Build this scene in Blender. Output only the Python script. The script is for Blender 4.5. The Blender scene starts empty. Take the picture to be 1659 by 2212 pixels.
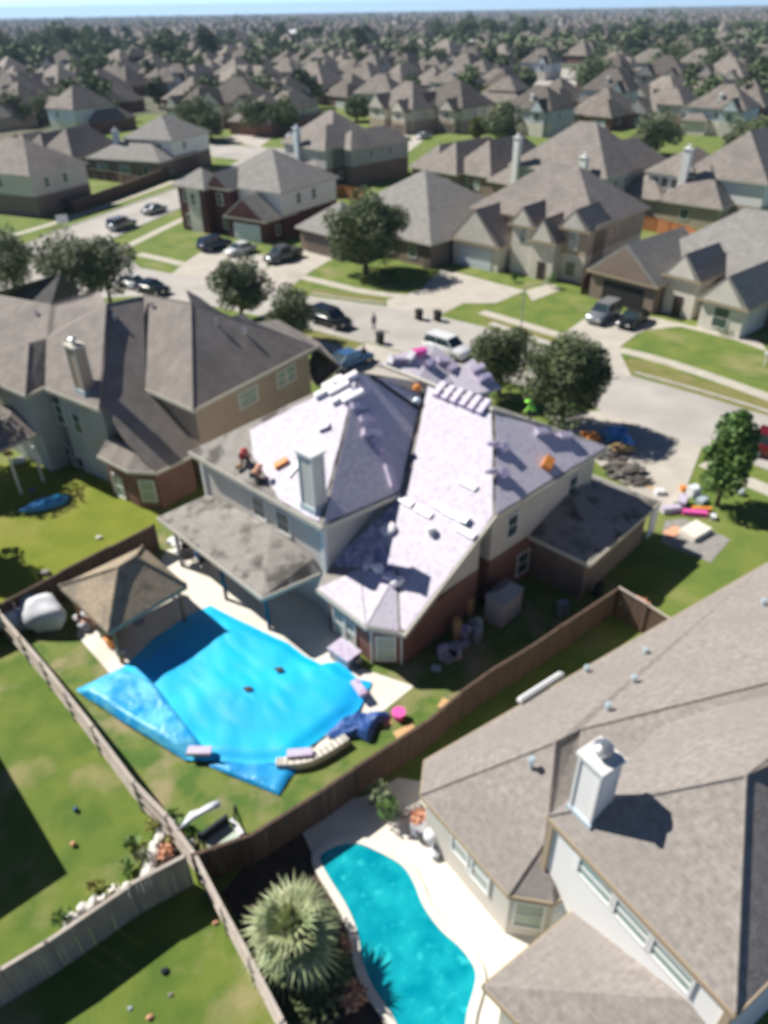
import bpy, bmesh, math, random
from mathutils import Vector, Matrix, noise
R=math.radians
random.seed(7)
scn=bpy.context.scene
# ------------------------------------------------------------------ camera
IW,IH=1659.0,2212.0; FPX=1587.0; CH=27.0; ROLL=R(1.0); PITCH=math.atan(1086/FPX)
cf=Vector((0,math.cos(PITCH),-math.sin(PITCH))); cu0=Vector((0,math.sin(PITCH),math.cos(PITCH))); cr0=Vector((1,0,0))
cr=math.cos(ROLL)*cr0-math.sin(ROLL)*cu0; cu=math.sin(ROLL)*cr0+math.cos(ROLL)*cu0
CAM=Vector((0,0,CH))
cd=bpy.data.cameras.new('camera'); cam=bpy.data.objects.new('camera',cd); scn.collection.objects.link(cam)
cam.matrix_world=Matrix(((cr.x,cu.x,-cf.x,0),(cr.y,cu.y,-cf.y,0),(cr.z,cu.z,-cf.z,CH),(0,0,0,1)))
cd.sensor_fit='HORIZONTAL'; cd.sensor_width=36; cd.lens=FPX/IW*36; cd.clip_start=.5; cd.clip_end=30000
cd.dof.use_dof=True; cd.dof.focus_distance=1.0; cd.dof.aperture_fstop=5.6
scn.camera=cam
# ------------------------------------------------------------------ world, sun
SUNV=Vector((-.878,.478,0)).normalized(); SUNEL=R(45)
w=bpy.data.worlds.new('World'); scn.world=w; w.use_nodes=True
nt=w.node_tree; sky=nt.nodes.new('ShaderNodeTexSky'); sky.sky_type='NISHITA'; sky.sun_disc=False
sky.sun_elevation=SUNEL; sky.sun_rotation=math.atan2(SUNV.x,SUNV.y); sky.air_density=.45; sky.dust_density=.1; sky.ozone_density=4.0
_mx=nt.nodes.new('ShaderNodeMix'); _mx.data_type='RGBA'; _mx.blend_type='MULTIPLY'; _mx.inputs[0].default_value=1; _mx.inputs[7].default_value=(.88,1.0,1.15,1)
# the air is brightest in a thin band along the horizon
_g=nt.nodes.new('ShaderNodeTexCoord'); _s=nt.nodes.new('ShaderNodeSeparateXYZ'); _r=nt.nodes.new('ShaderNodeMapRange'); _h=nt.nodes.new('ShaderNodeMix'); _h.data_type='RGBA'; _h.blend_type='MULTIPLY'; _h.inputs[0].default_value=1
_r.inputs[1].default_value=0; _r.inputs[2].default_value=.10; _r.inputs[3].default_value=4.2; _r.inputs[4].default_value=1.0; _r.interpolation_type='SMOOTHSTEP'
nt.links.new(_g.outputs['Generated'],_s.inputs[0]); nt.links.new(_s.outputs[2],_r.inputs[0]); nt.links.new(_r.outputs[0],_h.inputs[7])
nt.links.new(sky.outputs[0],_mx.inputs[6]); nt.links.new(_mx.outputs[2],_h.inputs[6]); nt.links.new(_h.outputs[2],nt.nodes['Background'].inputs[0]); nt.nodes['Background'].inputs[1].default_value=.05
sd=bpy.data.lights.new('sun','SUN'); sd.energy=5.0; sd.angle=R(.5); sd.color=(1,.955,.88)
so=bpy.data.objects.new('sun',sd); scn.collection.objects.link(so)
tosun=(SUNV*math.cos(SUNEL)+Vector((0,0,math.sin(SUNEL))))
so.rotation_euler=tosun.to_track_quat('Z','Y').to_euler(); so.location=(-60,30,80)
scn.view_settings.view_transform='Standard'; scn.view_settings.look='None'; scn.view_settings.exposure=.42; scn.view_settings.gamma=1
scn.render.engine='CYCLES'; scn.cycles.max_bounces=5; scn.cycles.diffuse_bounces=2; scn.cycles.volume_bounces=0
scn.render.resolution_x=768; scn.render.resolution_y=1024
# ------------------------------------------------------------------ pixel -> place
def P(x,y,h=0.0):
    d=cf*FPX+cr*(x-IW/2)-cu*(y-IH/2); return CAM+d*((h-CH)/d.z)
class Pl:
    def __init__(s,a,b,c):
        s.a=a; s.n=(b-a).cross(c-a).normalized()
        if s.n.z<0: s.n=-s.n
    def at(s,x,y):
        d=cf*FPX+cr*(x-IW/2)-cu*(y-IH/2); return CAM+d*((s.a-CAM).dot(s.n)/d.dot(s.n))
    def z(s,x,y): return s.a.z-((x-s.a.x)*s.n.x+(y-s.a.y)*s.n.y)/s.n.z
def vis0(x,y,z):
    d=Vector((x,y,z))-CAM; zc=d.dot(cf); return IW/2+FPX*d.dot(cr)/zc, IH/2-FPX*d.dot(cu)/zc
GROUND=Pl(Vector((0,0,0)),Vector((1,0,0)),Vector((0,1,0)))
# ------------------------------------------------------------------ materials
M={}
def mat(name,c1,c2=None,scale=1.0,detail=4,rough=.85,lo=.35,hi=.65,c3=None,s3=.2,lo3=.5,hi3=.6,bump=0,bscale=30,metal=0,objrand=0,spec=None,trans=0,stretch=None,coord='Object',course=0):
    m=bpy.data.materials.new(name); m.use_nodes=True; t=m.node_tree; b=t.nodes['Principled BSDF']
    b.inputs['Roughness'].default_value=rough; b.inputs['Metallic'].default_value=metal
    if spec is not None: b.inputs['Specular IOR Level'].default_value=spec
    if trans: b.inputs['Transmission Weight'].default_value=trans
    tc=t.nodes.new('ShaderNodeTexCoord'); co=tc.outputs[coord]
    if stretch:
        mp=t.nodes.new('ShaderNodeMapping'); mp.inputs['Scale'].default_value=stretch; t.links.new(co,mp.inputs[0]); co=mp.outputs[0]
    def nz(sc,de=detail):
        n=t.nodes.new('ShaderNodeTexNoise'); n.inputs['Scale'].default_value=sc; n.inputs['Detail'].default_value=de; t.links.new(co,n.inputs['Vector']); return n.outputs[0]
    def mix(f,a,bb):
        x=t.nodes.new('ShaderNodeMix'); x.data_type='RGBA'
        t.links.new(f,x.inputs[0])
        for i,v in ((6,a),(7,bb)):
            if isinstance(v,tuple): x.inputs[i].default_value=(*v,1)
            else: t.links.new(v,x.inputs[i])
        return x.outputs[2]
    def ramp(f,l,h):
        r=t.nodes.new('ShaderNodeMapRange'); r.inputs[1].default_value=l; r.inputs[2].default_value=h; t.links.new(f,r.inputs[0]); return r.outputs[0]
    col=c1
    if c2 is not None: col=mix(ramp(nz(scale),lo,hi),c1,c2)
    if c3 is not None: col=mix(ramp(nz(s3,5),lo3,hi3),col,c3)
    if course:
        wv=t.nodes.new('ShaderNodeTexWave'); wv.bands_direction='Z'; wv.inputs['Scale'].default_value=course; wv.inputs['Distortion'].default_value=.6; wv.inputs['Detail'].default_value=1; wv.inputs['Detail Scale'].default_value=2
        t.links.new(co,wv.inputs['Vector']); mm=t.nodes.new('ShaderNodeMix'); mm.data_type='RGBA'; mm.blend_type='MULTIPLY'; mm.inputs[0].default_value=1
        rr=t.nodes.new('ShaderNodeMapRange'); rr.inputs[3].default_value=.96; rr.inputs[4].default_value=1.02; t.links.new(wv.outputs[1],rr.inputs[0])
        if isinstance(col,tuple): mm.inputs[6].default_value=(*col,1)
        else: t.links.new(col,mm.inputs[6])
        t.links.new(rr.outputs[0],mm.inputs[7]); col=mm.outputs[2]
    if objrand:
        oi=t.nodes.new('ShaderNodeObjectInfo'); hs=t.nodes.new('ShaderNodeHueSaturation')
        r=t.nodes.new('ShaderNodeMapRange'); r.inputs[3].default_value=1-objrand; r.inputs[4].default_value=1+objrand; t.links.new(oi.outputs['Random'],r.inputs[0]); t.links.new(r.outputs[0],hs.inputs['Value'])
        if isinstance(col,tuple): hs.inputs['Color'].default_value=(*col,1)
        else: t.links.new(col,hs.inputs['Color'])
        col=hs.outputs[0]
    if isinstance(col,tuple): b.inputs['Base Color'].default_value=(*col,1)
    else: t.links.new(col,b.inputs['Base Color'])
    if bump:
        bp=t.nodes.new('ShaderNodeBump'); bp.inputs['Strength'].default_value=bump; bp.inputs['Distance'].default_value=.05
        t.links.new(nz(bscale),bp.inputs['Height']); t.links.new(bp.outputs[0],b.inputs['Normal'])
    M[name]=m; return m
mat('lawn',(.11,.175,.026),(.175,.22,.04),.45,7,.95,.38,.62,(.30,.27,.12),.20,.55,.75,bump=.6,bscale=8)
mat('lush_lawn',(.14,.19,.010),(.21,.24,.018),.5,7,.95,.3,.7,(.25,.24,.05),.25,.52,.72,bump=.6,bscale=8)
mat('yard_lawn',(.08,.155,.024),(.165,.21,.045),.9,8,.95,.38,.58,(.31,.265,.14),.55,.48,.66,bump=.6,bscale=8)
mat('corner_lawn',(.085,.15,.018),(.145,.195,.028),.7,9,.95,.36,.62,(.30,.27,.12),.33,.52,.70,bump=.6,bscale=8)
mat('verge',(.17,.18,.04),(.24,.215,.085),.5,5,.95,.35,.65,bump=.4,bscale=8)
mat('far_ground',(.07,.10,.04),(.17,.15,.11),.02,6,.95,.35,.65,(.13,.12,.09),.006,.45,.6,coord='Object')
mat('road',(.41,.385,.35),(.50,.475,.44),.25,6,.9,.3,.7,(.34,.32,.29),.09,.52,.7)
mat('concrete',(.46,.42,.36),(.56,.515,.45),.6,5,.9,.3,.7,(.40,.36,.31),.15,.55,.7)
mat('sidewalk',(.46,.42,.35),(.56,.52,.44),.8,5,.9,.3,.7)
mat('kerb',(.45,.43,.39),(.55,.52,.47),1,3,.9)
mat('deck',(.74,.69,.60),(.84,.79,.70),.8,5,.85,.3,.7,(.68,.61,.51),.3,.55,.7)
mat('shingle',(.225,.198,.178),(.30,.265,.24),1.3,8,.92,.35,.65,(.20,.178,.16),.35,.5,.75,bump=.25,bscale=25,course=3.2)
mat('shingle_light',(.235,.210,.190),(.355,.322,.295),4.5,8,.92,.32,.68,(.265,.24,.22),.35,.45,.75,bump=.4,bscale=14,course=3.2)
mat('shingle_old',(.28,.262,.238),(.34,.32,.295),2.2,8,.92,.35,.65,(.11,.10,.09),.75,.50,.62,bump=.3,bscale=20,course=3.2)
mat('shingle_far',(.165,.143,.123),(.235,.208,.182),.6,4,.92,.35,.65,objrand=.42)
mat('shingle_dark',(.075,.072,.07),(.11,.10,.10),1,4,.92)
mat('shingle_grey',(.235,.225,.208),(.30,.288,.27),1.3,6,.92,course=3.2)
mat('felt',(.63,.595,.665),(.53,.485,.59),4.2,3,.7,.50,.62,(.63,.49,.61),3.2,.60,.68,bump=.25,bscale=3)
mat('felt_white',(.86,.85,.87),(.78,.74,.80),2,3,.6)
mat('bundle_wrap',(.58,.53,.66),(.50,.34,.54),3.0,2,.5,.55,.62)
mat('dark_wrap_and_shade',(.30,.30,.48),(.62,.55,.68),4.0,2,.5,.45,.55)  # dark wrapping; also paints shade on the notch felt and beside bundles
mat('trim',(.58,.55,.46),None,rough=.6)
mat('trim_white',(.78,.77,.74),None,rough=.5)
mat('trim_tan',(.42,.33,.22),None,rough=.6)
mat('siding_cream',(.60,.56,.49),(.66,.62,.55),.6,3,.75,course=2.2)
mat('siding_tan',(.40,.32,.25),(.45,.36,.28),.6,3,.75,course=2.2)
mat('siding_grey',(.42,.43,.42),(.48,.49,.48),.6,3,.75,course=2.2)
mat('siding_blue',(.55,.62,.68),(.62,.68,.74),.6,3,.75,objrand=.12)
mat('siding_white',(.88,.865,.83),(.90,.885,.85),.6,3,.75,course=2.2)
def brick(name,a,b2,mo):
    m=mat(name,a); t=m.node_tree; b=t.nodes['Principled BSDF']; br=t.nodes.new('ShaderNodeTexBrick'); tc=t.nodes.new('ShaderNodeTexCoord'); ge=t.nodes.new('ShaderNodeNewGeometry')
    sx=t.nodes.new('ShaderNodeSeparateXYZ'); t.links.new(tc.outputs['Object'],sx.inputs[0]); ad=t.nodes.new('ShaderNodeMath'); t.links.new(sx.outputs[0],ad.inputs[0]); t.links.new(sx.outputs[1],ad.inputs[1])
    cx=t.nodes.new('ShaderNodeCombineXYZ'); t.links.new(ad.outputs[0],cx.inputs[0]); t.links.new(sx.outputs[2],cx.inputs[1]); t.links.new(cx.outputs[0],br.inputs[0])
    br.inputs['Scale'].default_value=2.2; br.inputs['Color1'].default_value=(*a,1); br.inputs['Color2'].default_value=(*b2,1); br.inputs['Mortar'].default_value=(*mo,1); br.inputs['Mortar Size'].default_value=.015
    n=t.nodes.new('ShaderNodeTexNoise'); n.inputs['Scale'].default_value=.8; n.inputs['Detail'].default_value=5; t.links.new(tc.outputs['Object'],n.inputs[0])
    mx=t.nodes.new('ShaderNodeMix'); mx.data_type='RGBA'; mx.inputs[7].default_value=(*[x*.75 for x in a],1); rr=t.nodes.new('ShaderNodeMapRange'); rr.inputs[1].default_value=.4; rr.inputs[2].default_value=.8; t.links.new(n.outputs[0],rr.inputs[0]); t.links.new(rr.outputs[0],mx.inputs[0])
    t.links.new(br.outputs[0],mx.inputs[6]); t.links.new(mx.outputs[2],b.inputs['Base Color'])
brick('brick_red',(.24,.115,.085),(.18,.085,.065),(.30,.25,.22))
brick('brick_maroon',(.115,.035,.035),(.085,.03,.03),(.16,.12,.11))
brick('brick_tan',(.50,.41,.32),(.42,.34,.26),(.40,.36,.30))
brick('brick_brown',(.27,.20,.16),(.21,.155,.125),(.26,.23,.2))
brick('stone',(.80,.75,.66),(.66,.61,.53),(.75,.72,.66))
mat('glass',(.05,.09,.09),None,rough=.08,spec=.8)
mat('glass_pale',(.30,.38,.37),None,rough=.12,spec=.8)
mat('glass_car',(.03,.05,.06),None,rough=.05,spec=1)
mat('blind',(.42,.48,.40),(.36,.42,.35),1,2,.4,course=6)
mat('garage_white',(.70,.74,.80),None,rough=.5)
mat('garage_brown',(.17,.14,.115),None,rough=.6)
mat('door_dark',(.06,.04,.035),None,rough=.5)
mat('metal',(.55,.56,.58),None,rough=.35,metal=.8)
mat('flashing',(.55,.66,.72),None,rough=.4,metal=.3)
mat('fence_grey',(.36,.31,.26),(.28,.235,.20),1.5,4,.9,stretch=(3,3,.3))
mat('fence_pale',(.54,.48,.42),(.44,.38,.33),2,4,.9)
mat('fence_brown',(.135,.085,.06),(.085,.058,.044),1.5,4,.9,stretch=(3,3,.3))
mat('fence_red',(.42,.17,.06),(.34,.13,.05),1.5,4,.9,stretch=(3,3,.3))
mat('shake',(.30,.24,.165),(.42,.34,.25),5,6,.95,.35,.65,(.22,.19,.15),.9,.5,.65,bump=.8,bscale=9)
mat('wood',(.42,.25,.12),(.34,.19,.09),3,3,.8)
mat('plywood',(.62,.38,.17),(.70,.46,.24),1,3,.8)
mat('tarp_blue',(.0,.62,.92),(.0,.42,.86),.25,2,.5,.3,.7,bump=.2,bscale=3)
mat('tarp_edge',(.01,.36,.80),(.14,.60,.88),1.4,5,.4,.42,.62,bump=.6,bscale=4)  # whitish second tone paints the sheen of the folds
mat('tarp_flap',(.005,.28,.68),(.03,.38,.76),1.6,5,.4,bump=.7,bscale=5)
mat('tarp_navy',(.025,.085,.30),(.05,.14,.42),2.5,4,.5,bump=.8,bscale=5)
mat('water',(.0,.28,.37),(.01,.42,.49),1.1,7,.05,.35,.65,(.03,.55,.60),2.6,.58,.70,spec=.6,bump=.35,bscale=6)  # pale third tone paints caustic light into the water colour
mat('pool_tile',(.01,.20,.27),(.015,.27,.34),5,2,.3)
mat('leaf_oak',(.095,.135,.055),(.18,.215,.095),1.2,3,.7,.35,.65)
mat('leaf_sage',(.15,.185,.10),(.25,.28,.165),1.0,3,.75,.35,.65)
mat('leaf_bright',(.065,.15,.03),(.15,.26,.06),1.4,3,.6,.35,.65)
mat('leaf_far',(.11,.16,.07),(.19,.225,.115),.12,3,.8,.3,.7,objrand=.35)
mat('leaf_yellow',(.25,.24,.05),(.15,.18,.04),1.4,3,.7)
mat('leaf_palm',(.20,.27,.12),(.42,.45,.24),1.3,3,.55,.35,.65)
mat('bark',(.14,.11,.085),(.09,.07,.055),3,4,.95)
mat('white_paint',(.78,.79,.80),None,rough=.4)
mat('white_fabric',(.75,.76,.78),(.62,.65,.69),1.5,4,.8,bump=.5,bscale=2)
mat('rock',(.82,.80,.76),(.68,.65,.60),3,4,.8)
mat('rock_grey',(.35,.33,.31),(.25,.24,.22),3,4,.8)
mat('mulch',(.05,.038,.03),(.09,.065,.048),3,5,.95,bump=.8,bscale=12)
mat('debris',(.06,.055,.05),(.20,.18,.16),3,6,.9,.45,.6,(.45,.33,.2),1.2,.62,.7,bump=1,bscale=9)
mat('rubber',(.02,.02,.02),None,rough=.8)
mat('black_plastic',(.015,.016,.018),None,rough=.5)
mat('paint_black',(.012,.014,.018),None,rough=.15,spec=.7)
mat('paint_white',(.75,.76,.77),None,rough=.2,spec=.6)
mat('paint_silver',(.35,.37,.39),None,rough=.22,metal=.5)
mat('paint_grey',(.14,.15,.16),None,rough=.22,metal=.4)
mat('paint_navy',(.02,.04,.09),None,rough=.2,spec=.6)
mat('paint_blue',(.05,.13,.28),None,rough=.2,spec=.6)
mat('paint_red',(.13,.008,.012),None,rough=.2,spec=.6)
mat('lamp_glass',(.7,.7,.7),None,rough=.1)
mat('lamp_red',(.35,.01,.01),None,rough=.2)
mat('pink',(.85,.12,.45),None,rough=.5)
mat('orange',(.80,.30,.06),(.70,.25,.05),2,2,.6)
mat('salmon',(.75,.38,.24),None,rough=.7)
mat('red_cloth',(.45,.03,.03),None,rough=.85)
mat('tan_cloth',(.45,.30,.14),None,rough=.85)
mat('dark_cloth',(.03,.035,.05),None,rough=.9)
mat('lime_cloth',(.30,.85,.06),None,rough=.7)
mat('skin',(.42,.25,.17),None,rough=.6)
mat('blue_plastic',(.03,.22,.62),(.12,.42,.80),4,3,.35,bump=.5,bscale=6)
mat('box_grey',(.30,.32,.37),(.42,.40,.42),2,2,.6)
mat('shed_wall',(.50,.47,.47),None,rough=.5)
mat('shed_roof',(.28,.31,.34),None,rough=.5)
mat('green_box',(.50,.58,.48),None,rough=.6)
# ------------------------------------------------------------------ mesh helpers
COL=scn.collection
class MB:
    def __init__(s): s.v=[];s.f=[];s.mi=[];s.m=0
    def add(s,vs,fs):
        o=len(s.v); s.v+= [tuple(v) for v in vs]; s.f+=[tuple(i+o for i in f) for f in fs]; s.mi+=[s.m]*len(fs); return s
    def box(s,c,size,rz=0,z0=None,mtx=None):
        x,y,z=[k/2 for k in size]; c=Vector(c)
        vs=[Vector((a*x,b*y,d*z)) for d in(-1,1) for b in(-1,1) for a in(-1,1)]
        m=mtx if mtx is not None else Matrix.Rotation(rz,3,'Z')
        vs=[m@v+c for v in vs]
        return s.add(vs,[(0,2,3,1),(4,5,7,6),(0,1,5,4),(2,6,7,3),(0,4,6,2),(1,3,7,5)])
    def prism(s,loop,z0,z1):
        n=len(loop); vs=[(p[0],p[1],z0) for p in loop]
        vs+=[(p[0],p[1],(z1 if not callable(z1) else z1(p[0],p[1]))) for p in loop]
        fs=[tuple(range(n))[::-1],tuple(range(n,2*n))]+[(i,(i+1)%n,n+(i+1)%n,n+i) for i in range(n)]
        return s.add(vs,fs)
    def cyl(s,a,b,r0,r1=None,n=10):
        r1=r0 if r1 is None else r1; a=Vector(a);b=Vector(b); d=(b-a).normalized(); u=d.orthogonal().normalized(); w_=d.cross(u)
        vs=[];
        for p,r in((a,r0),(b,r1)):
            for i in range(n):
                t=i*2*math.pi/n; vs.append(p+(u*math.cos(t)+w_*math.sin(t))*r)
        return s.add(vs,[tuple(range(n))[::-1],tuple(range(n,2*n))]+[(i,(i+1)%n,n+(i+1)%n,n+i) for i in range(n)])
    def tube(s,pts,r,n=8):
        for i in range(len(pts)-1):
            ra=r if not isinstance(r,(list,tuple)) else r[i]; rb=r if not isinstance(r,(list,tuple)) else r[i+1]
            s.cyl(pts[i],pts[i+1],ra,rb,n)
        return s
    def blob(s,c,size,seed=0,amp=.15,nu=12,nv=8,fr=1.5,mtx=None):
        vs=[];c=Vector(c); sv=Vector((seed*3.1,seed*1.7,seed*2.3))
        for j in range(nv+1):
            ph=-math.pi/2+math.pi*j/nv
            for i in range(nu):
                th=2*math.pi*i/nu; d=Vector((math.cos(ph)*math.cos(th),math.cos(ph)*math.sin(th),math.sin(ph)))
                k=1+amp*noise.noise(d*fr+sv)*2
                q=Vector((d.x*size[0],d.y*size[1],d.z*size[2]))*k
                if mtx is not None:q=mtx@q
                vs.append(c+q)
        fs=[]
        for j in range(nv):
            for i in range(nu):
                a=j*nu+i;b=j*nu+(i+1)%nu; fs.append((a,b,b+nu,a+nu))
        return s.add(vs,fs)
    def build(s,name,mats,parent=None,org=None,smooth=False,link=True):
        me=bpy.data.meshes.new(name); vs=s.v
        if org is None and parent is not None and parent.get('_w'): org=parent.location
        if org is not None: vs=[(v[0]-org[0],v[1]-org[1],v[2]-org[2]) for v in vs]
        me.from_pydata(vs,[],s.f)
        for m in (mats if isinstance(mats,(list,tuple)) else [mats]): me.materials.append(M[m])
        if max(s.mi,default=0)>0: me.polygons.foreach_set('material_index',s.mi)
        if smooth: me.polygons.foreach_set('use_smooth',[True]*len(me.polygons))
        me.update()
        bm=bmesh.new();bm.from_mesh(me);bmesh.ops.recalc_face_normals(bm,faces=bm.faces) if len(bm.faces)<4000 and not getattr(s,'open',False) else None;bm.to_mesh(me);bm.free()
        o=bpy.data.objects.new(name,me); COL.objects.link(o)
        if parent is not None: o.parent=parent
        return o
def thing(name,label,cat,loc=(0,0,0),rz=0,group=None,world=True):
    o=bpy.data.objects.new(name,None); COL.objects.link(o); o.location=loc; o.rotation_euler=(0,0,rz); o['label']=label;o['category']=cat
    o.empty_display_size=.5
    if group:o['group']=group
    if world:o['_w']=1
    return o
def tag(o,label,cat,group=None,kind=None):
    o['label']=label;o['category']=cat
    if group:o['group']=group
    if kind:o['kind']=kind
    return o
def recenter(o):
    # put the origin of a single-mesh thing at its base
    me=o.data; n=len(me.vertices)
    xs=[v.co for v in me.vertices]; c=Vector((sum(v.x for v in xs)/n,sum(v.y for v in xs)/n,min(v.z for v in xs)))
    me.transform(Matrix.Translation(-c)); o.location=Vector(o.location)+c; return o
def solo(mb,name,mats,label,cat,group=None,kind=None,smooth=False):
    o=mb.build(name,mats,smooth=smooth); recenter(o); return tag(o,label,cat,group,kind)
def struct(mb,name,mats,smooth=False):
    o=mb.build(name,mats,smooth=smooth); o['kind']='structure'; return o
def copy_tree(o,parent=None,**kw):
    c=o.copy(); COL.objects.link(c)
    if parent is not None: c.parent=parent
    for ch in list(o.children): copy_tree(ch,c)
    return c
def inset(loop,d):
    n=len(loop); A=sum(loop[i][0]*loop[(i+1)%n][1]-loop[(i+1)%n][0]*loop[i][1] for i in range(n)); s=1 if A>0 else -1
    out=[]
    for i in range(n):
        a=Vector(loop[i-1][:2]);b=Vector(loop[i][:2]);c=Vector(loop[(i+1)%n][:2])
        d1=(b-a).normalized();d2=(c-b).normalized(); n1=Vector((-d1.y,d1.x))*s;n2=Vector((-d2.y,d2.x))*s
        m=(n1+n2); m=m/max(m.length_squared/2,.3)   # miter
        out.append((b.x+m.x*d,b.y+m.y*d))
    return out
def resample(pts,step,closed=True):
    out=[];n=len(pts)
    for i in range(n if closed else n-1):
        a=Vector(pts[i]);b=Vector(pts[(i+1)%n]);k=max(1,int((b-a).length/step))
        out+=[a.lerp(b,j/k) for j in range(k)]
    if not closed: out.append(Vector(pts[-1]))
    return out
def chaikin(pts,it=2,closed=True):
    pts=[Vector(p) for p in pts]
    for _ in range(it):
        o=[];n=len(pts)
        for i in range(n if closed else n-1):
            a=pts[i];b=pts[(i+1)%n]; o+=[a*.75+b*.25,a*.25+b*.75]
        if not closed:o=[pts[0]]+o+[pts[-1]]
        pts=o
    return pts
def sheet(px,z,name,mats,smoothit=0,th=.02):
    pts=[P(x,y,z) for x,y in px]
    if smoothit: pts=chaikin(pts,smoothit)
    mb=MB(); mb.prism([(p.x,p.y) for p in pts],z-th,z); return struct(mb,name,mats)
def ribbon(pts,width,z,name,mats,it=2,h=None):
    pts=chaikin([Vector((p[0],p[1],0)) for p in pts],it,False); n=len(pts);L=[];Rr=[]
    for i,p in enumerate(pts):
        t=(pts[min(i+1,n-1)]-pts[max(i-1,0)]).normalized(); nn=Vector((-t.y,t.x,0))*width/2; L.append(p+nn);Rr.append(p-nn)
    mb=MB(); th=.02 if h is None else h
    vs=[(p.x,p.y,z) for p in L]+[(p.x,p.y,z) for p in Rr]+[(p.x,p.y,z-th) for p in L]+[(p.x,p.y,z-th) for p in Rr]
    fs=[]
    for i in range(n-1): fs+=[(i,n+i,n+i+1,i+1),(i,i+1,2*n+i+1,2*n+i),(n+i,3*n+i,3*n+i+1,n+i+1)]
    fs+=[(0,2*n,3*n,n),(n-1,2*n-1,4*n-1,3*n-1)]
    mb.add(vs,fs); return struct(mb,name,mats)
# draped sheet: star-shaped polygon with rings, zf gives height
def drape(pts,zf,rings=14,step=.35,c=None):
    b=resample([Vector((p[0],p[1])) for p in pts],step); n=len(b)
    c=Vector(c) if c else sum(b,Vector((0,0)))/n
    vs=[(c.x,c.y,zf(c.x,c.y,0))];fs=[]
    for k in range(1,rings+1):
        t=k/rings
        for p in b:
            q=c.lerp(p,t); vs.append((q.x,q.y,zf(q.x,q.y,t)))
    for i in range(n): fs.append((0,1+i,1+(i+1)%n))
    for k in range(rings-1):
        for i in range(n): a=1+k*n+i;bb=1+k*n+(i+1)%n; fs.append((a,a+n,bb+n,bb))
    mb=MB(); mb.open=True; mb.add(vs,fs); return mb
# ------------------------------------------------------------------ GROUND
mb=MB(); mb.add([(-6400,-250,0),(6400,-250,0),(6400,10950,0),(-6400,10950,0)],[(0,1,2,3)]); mb.open=True
g=struct(mb,'ground','far_ground')
sheet([(-700,520),(-120,330),(300,250),(900,215),(1500,240),(2300,420),(3400,2500),(-2500,2500)],.012,'near_ground','lawn')
def zs(i): return .012+.006*i
sheet([(-300,1150),(0,1000),(330,1000),(345,1138),(300,1160),(0,1310),(-300,1440)],zs(1),'neighbour_lawn','lush_lawn')
sheet([(-400,1400),(0,1345),(360,1775),(405,1860),(0,2130),(-400,2400)],zs(1),'corner_lawn','corner_lawn')
sheet([(-80,2160),(0,2110),(283,1925),(410,1852),(640,2290),(640,2500),(-80,2500)],zs(1),'bottom_lawn','corner_lawn')
sheet([(0,1340),(340,1140),(700,1250),(1200,1300),(1340,1275),(1140,1420),(560,1830),(400,1840)],zs(1),'back_lawn','yard_lawn')
FARK=[(302,578),(365,590),(440,602),(560,621),(674,640),(838,662),(937,680),(1046,706),(1180,752),(1328,801),(1500,850),(1659,898),(1900,985)]
NEARK=[(1900,1110),(1659,1015),(1515,963),(1297,885),(1100,825),(960,786),(790,738),(656,704),(558,682),(430,655),(300,640),(100,650),(-150,690)]
S2L=[(-150,600),(0,545),(87,514),(357,416),(440,385),(520,345)]; S2R=[(575,350),(480,410),(368,460),(237,518)]
sheet(FARK+NEARK+[(-150,600),(0,545),(60,524),(150,545),(237,530)],zs(2),'main_road','road')
sheet(S2L+S2R+[(302,578),(200,600),(60,600)],zs(3),'side_road','road')
sheet([(200,300),(405,306),(620,322),(760,300),(980,262),(1000,270),(780,315),(618,357),(405,332),(200,330)],zs(2),'back_road','road')
sheet([(1139,150),(1180,145),(1250,150),(1262,185),(1230,212),(1195,200),(1140,178)],zs(2),'cul_de_sac','road')
def wp(px): return [P(x,y,0) for x,y in px]
ribbon(wp([(1060,700),(1180,742),(1235,762)]),.9,.1,'kerb','kerb',1,.1)
ribbon(wp([(1372,806),(1500,841),(1659,889),(1880,970)]),.3,.1,'kerb','kerb',1,.1)
ribbon(wp([(674,635),(760,648),(832,657)]),.3,.1,'kerb','kerb',1,.1)
ribbon(wp([(87,512),(250,454),(357,413),(440,382)]),.3,.1,'kerb','kerb',1,.1)
ribbon(wp([(240,517),(368,458),(478,408)]),.3,.1,'kerb','kerb',1,.1)
ribbon(wp([(560,686),(656,707),(785,741)]),.3,.1,'kerb','kerb',1,.1)
ribbon(wp([(1046,690),(1200,738),(1250,756)]),1.6,zs(1),'verge','verge',1)
ribbon(wp([(1345,785),(1500,832),(1659,882),(1900,970)]),3.0,zs(1),'verge','verge',1)
ribbon(wp([(674,628),(760,640),(830,650)]),1.5,zs(1),'verge','verge',1)
ribbon(wp([(585,700),(680,722),(790,755)]),2.0,zs(1),'verge','verge',1)
ribbon(wp([(1040,674),(1200,722),(1300,754)]),1.4,zs(4),'pavement','sidewalk',1)
ribbon(wp([(1300,748),(1420,775),(1560,822),(1659,858),(1850,930)]),1.4,zs(4),'pavement','sidewalk',1)
ribbon(wp([(640,596),(700,610),(780,630),(860,640),(905,645)]),1.5,zs(4),'pavement','sidewalk',1)
ribbon(wp([(250,545),(340,500),(420,462)]),1.5,zs(4),'pavement','sidewalk',1)
ribbon(wp([(300,549),(350,560),(395,571)]),1.5,zs(4),'pavement','sidewalk',1)
ribbon(wp([(0,516),(88,492),(230,445),(365,397),(450,362)]),1.5,zs(4),'pavement','sidewalk',1)
ribbon(wp([(565,706),(656,731),(768,768)]),1.4,zs(4),'pavement','sidewalk',1)
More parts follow.
